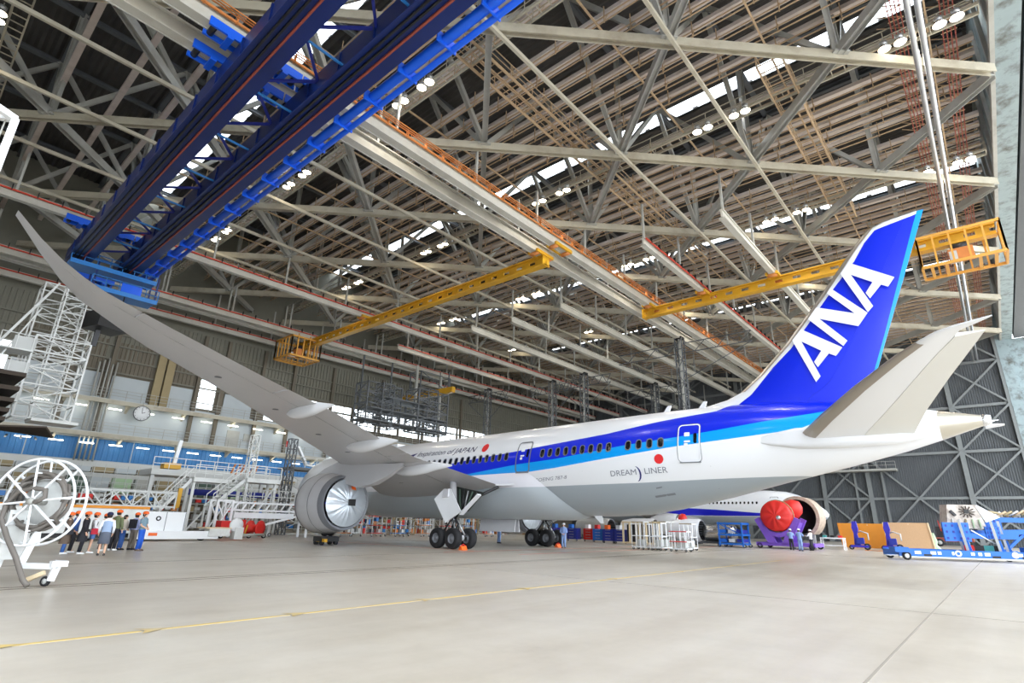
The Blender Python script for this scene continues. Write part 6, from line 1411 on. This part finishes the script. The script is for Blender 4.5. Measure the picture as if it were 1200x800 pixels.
    if vest:
        g = ringloft([(0, 0, .86, .175, .13), (0, 0, 1.12, .162, .128), (0, 0, 1.32, .2, .14), (0, 0, 1.43, .13, .1)]); g.v = [tuple(L(v)) for v in g.v]; g.build('vest', vest, t)
    # lower garment
    if style == 'trousers' or style == 'shorts':
        g = ringloft([(0, 0, .98, .158, .12), (0, 0, .88, .175, .13), (0, 0, .80, .165, .12)]); 
        for sg in (-1, 1):
            pts = [(.085 * sg, 0, .86), (.095 * sg, .02, .5), (.1 * sg, -.015, .08)]; rr = [.1, .076, .07]
            if style == 'shorts': pts, rr = [(.085 * sg, 0, .86), (.095 * sg, .01, .6)], [.1, .1]
            g.tube(pts, rr, 12)
        g.v = [tuple(L(v)) for v in g.v]; g.build('trousers' if style == 'trousers' else 'shorts', bottom, t)
    elif style == 'skirt':
        g = ringloft([(0, 0, .99, .15, .118), (0, 0, .85, .19, .15), (0, 0, .48, .215, .18), (0, 0, .47, .2, .165)]); g.v = [tuple(L(v)) for v in g.v]; g.build('skirt', bottom, t)
    for sg in (-1, 1):
        g = MB().grid([[V((.105 * sg + wx_ * math.cos(2 * PI * k / 10), yc, .0 + zh * (.5 + .5 * math.sin(2 * PI * k / 10)))) for k in range(10)] for yc, wx_, zh in ((-.085, .02, .05), (-.07, .042, .1), (0, .045, .1), (.09, .048, .075), (.16, .04, .06), (.185, .015, .04))], close_u=True)
        g.v = [tuple(L(v)) for v in g.v]; g.build('shoe', shoes, t)
    if bag == 'back':
        g = MB().box((0, -.2, 1.2), (.3, .16, .42)); g.v = [tuple(L(v)) for v in g.v]; g.build('backpack', 'cloth_black', t)
        g = MB().tube([(-.12, -.12, 1.38), (-.13, .1, 1.36), (-.1, .12, 1.1), (-.14, -.1, 1.02)], .018, 6); g.v = [tuple(L(v)) for v in g.v]; g.build('strap', 'cloth_black', t)
    elif bag:
        g = MB().box((.26, .06, .92), (.1, .3, .24)); g.v = [tuple(L(v)) for v in g.v]; g.build('shoulder_bag', bag, t)
        g = MB().tube([(.25, .05, 1.04), (.14, .1, 1.3), (-.08, .06, 1.43), (-.1, -.1, 1.4), (.24, -.06, 1.04)], .012, 6); g.v = [tuple(L(v)) for v in g.v]; g.build('strap', 'cloth_black', t)
    return t
G = 'visitors in orange helmets by the service vehicle'
def face(dx, dy): return math.atan2(dy, dx) - PI / 2
R1, R2, AW, CM = face(1, -.2), face(.8, .6), face(.25, 1), face(.7, -.7)
person(-24.67, 2.42, R1, 'visitor in a long brown coat with a dark bag, nearest the hose reel', 1.62, 'cloth_brown', 'cloth_jeans', coat=.42, bag='cloth_black', arms='front', group=G)
person(-24.15, 2.18, R1, 'visitor in a long black coat and white shoes', 1.66, 'cloth_black', 'cloth_black', coat=.5, arms='down', group=G)
person(-24.25, 3.3, R1, 'visitor in a blue shirt half hidden behind the two coats', 1.68, 'cloth_jeans', 'cloth_black', group=G)
person(-23.72, 2.67, R1, 'visitor in a white top and denim shorts with a red bag', 1.64, 'cloth_white', 'cloth_short', 'shorts', bag='bag_red', arms='front', group=G)
person(-23.74, .72, AW, 'guide seen from behind in a pale vest, grey skirt and navy cap', 1.66, 'cloth_white', 'cloth_slate', 'skirt', 'cap_navy', 'cloth_black', vest='cloth_blue_grey', group=G)
person(-22.95, 4.3, R1, 'visitor mostly hidden behind the guide', 1.6, 'cloth_slate', 'cloth_black', group=G)
person(-22.46, 4.35, R2, 'tall visitor in an olive jacket and dark trousers', 1.78, 'cloth_olive', 'cloth_black', group=G)
person(-21.99, 4.98, CM, 'bareheaded visitor with long hair, cream cardigan and jeans', 1.6, 'cloth_cream', 'cloth_jeans', head=None, shoes='cloth_black', hairlen=.16, arms='front', group=G)
person(-21.6, 4.7, R2, 'visitor in a lavender shirt with a black backpack', 1.68, 'cloth_lavender', 'cloth_taupe', shoes='cloth_black', bag='back', group=G)
person(-21.55, 3.75, CM, 'visitor in a grey-blue polo and bright blue jeans at the end of the group', 1.74, 'cloth_polo', 'cloth_bright_jeans', shoes='cloth_brown', sleeve='short', arms='front', group=G)
T = 'technicians in pale blue coveralls'
person(3.9, -2.5, face(-1, -.6), 'technician in pale blue coveralls standing beside the far landing gear', 1.72, 'coverall', 'coverall', head='cloth_white', shoes='cloth_black', arms='front', group=T)
person(5.8, 5.6, face(1, 0), 'technician in pale blue coveralls between the two landing gears', 1.7, 'coverall', 'coverall', head='cloth_white', shoes='cloth_black', arms='work', group=T)
person(23.0, -13.0, face(1, .2), 'technician in dark trousers reaching into the cowl ring', 1.72, 'coverall', 'cloth_black', head='cloth_white', shoes='cloth_black', arms='work', group=T)
person(21.8, -14.0, face(.9, -.1), 'technician in pale blue coveralls seen from behind at the cowl ring', 1.74, 'coverall', 'coverall', head='cloth_white', shoes='cloth_black', arms='work', group=T)
person(24.2, -14.3, face(.3, .9), 'technician in a white shirt at the far side of the cowl ring', 1.7, 'cloth_white', 'cloth_black', head='cloth_white', shoes='cloth_black', arms='work', group=T)
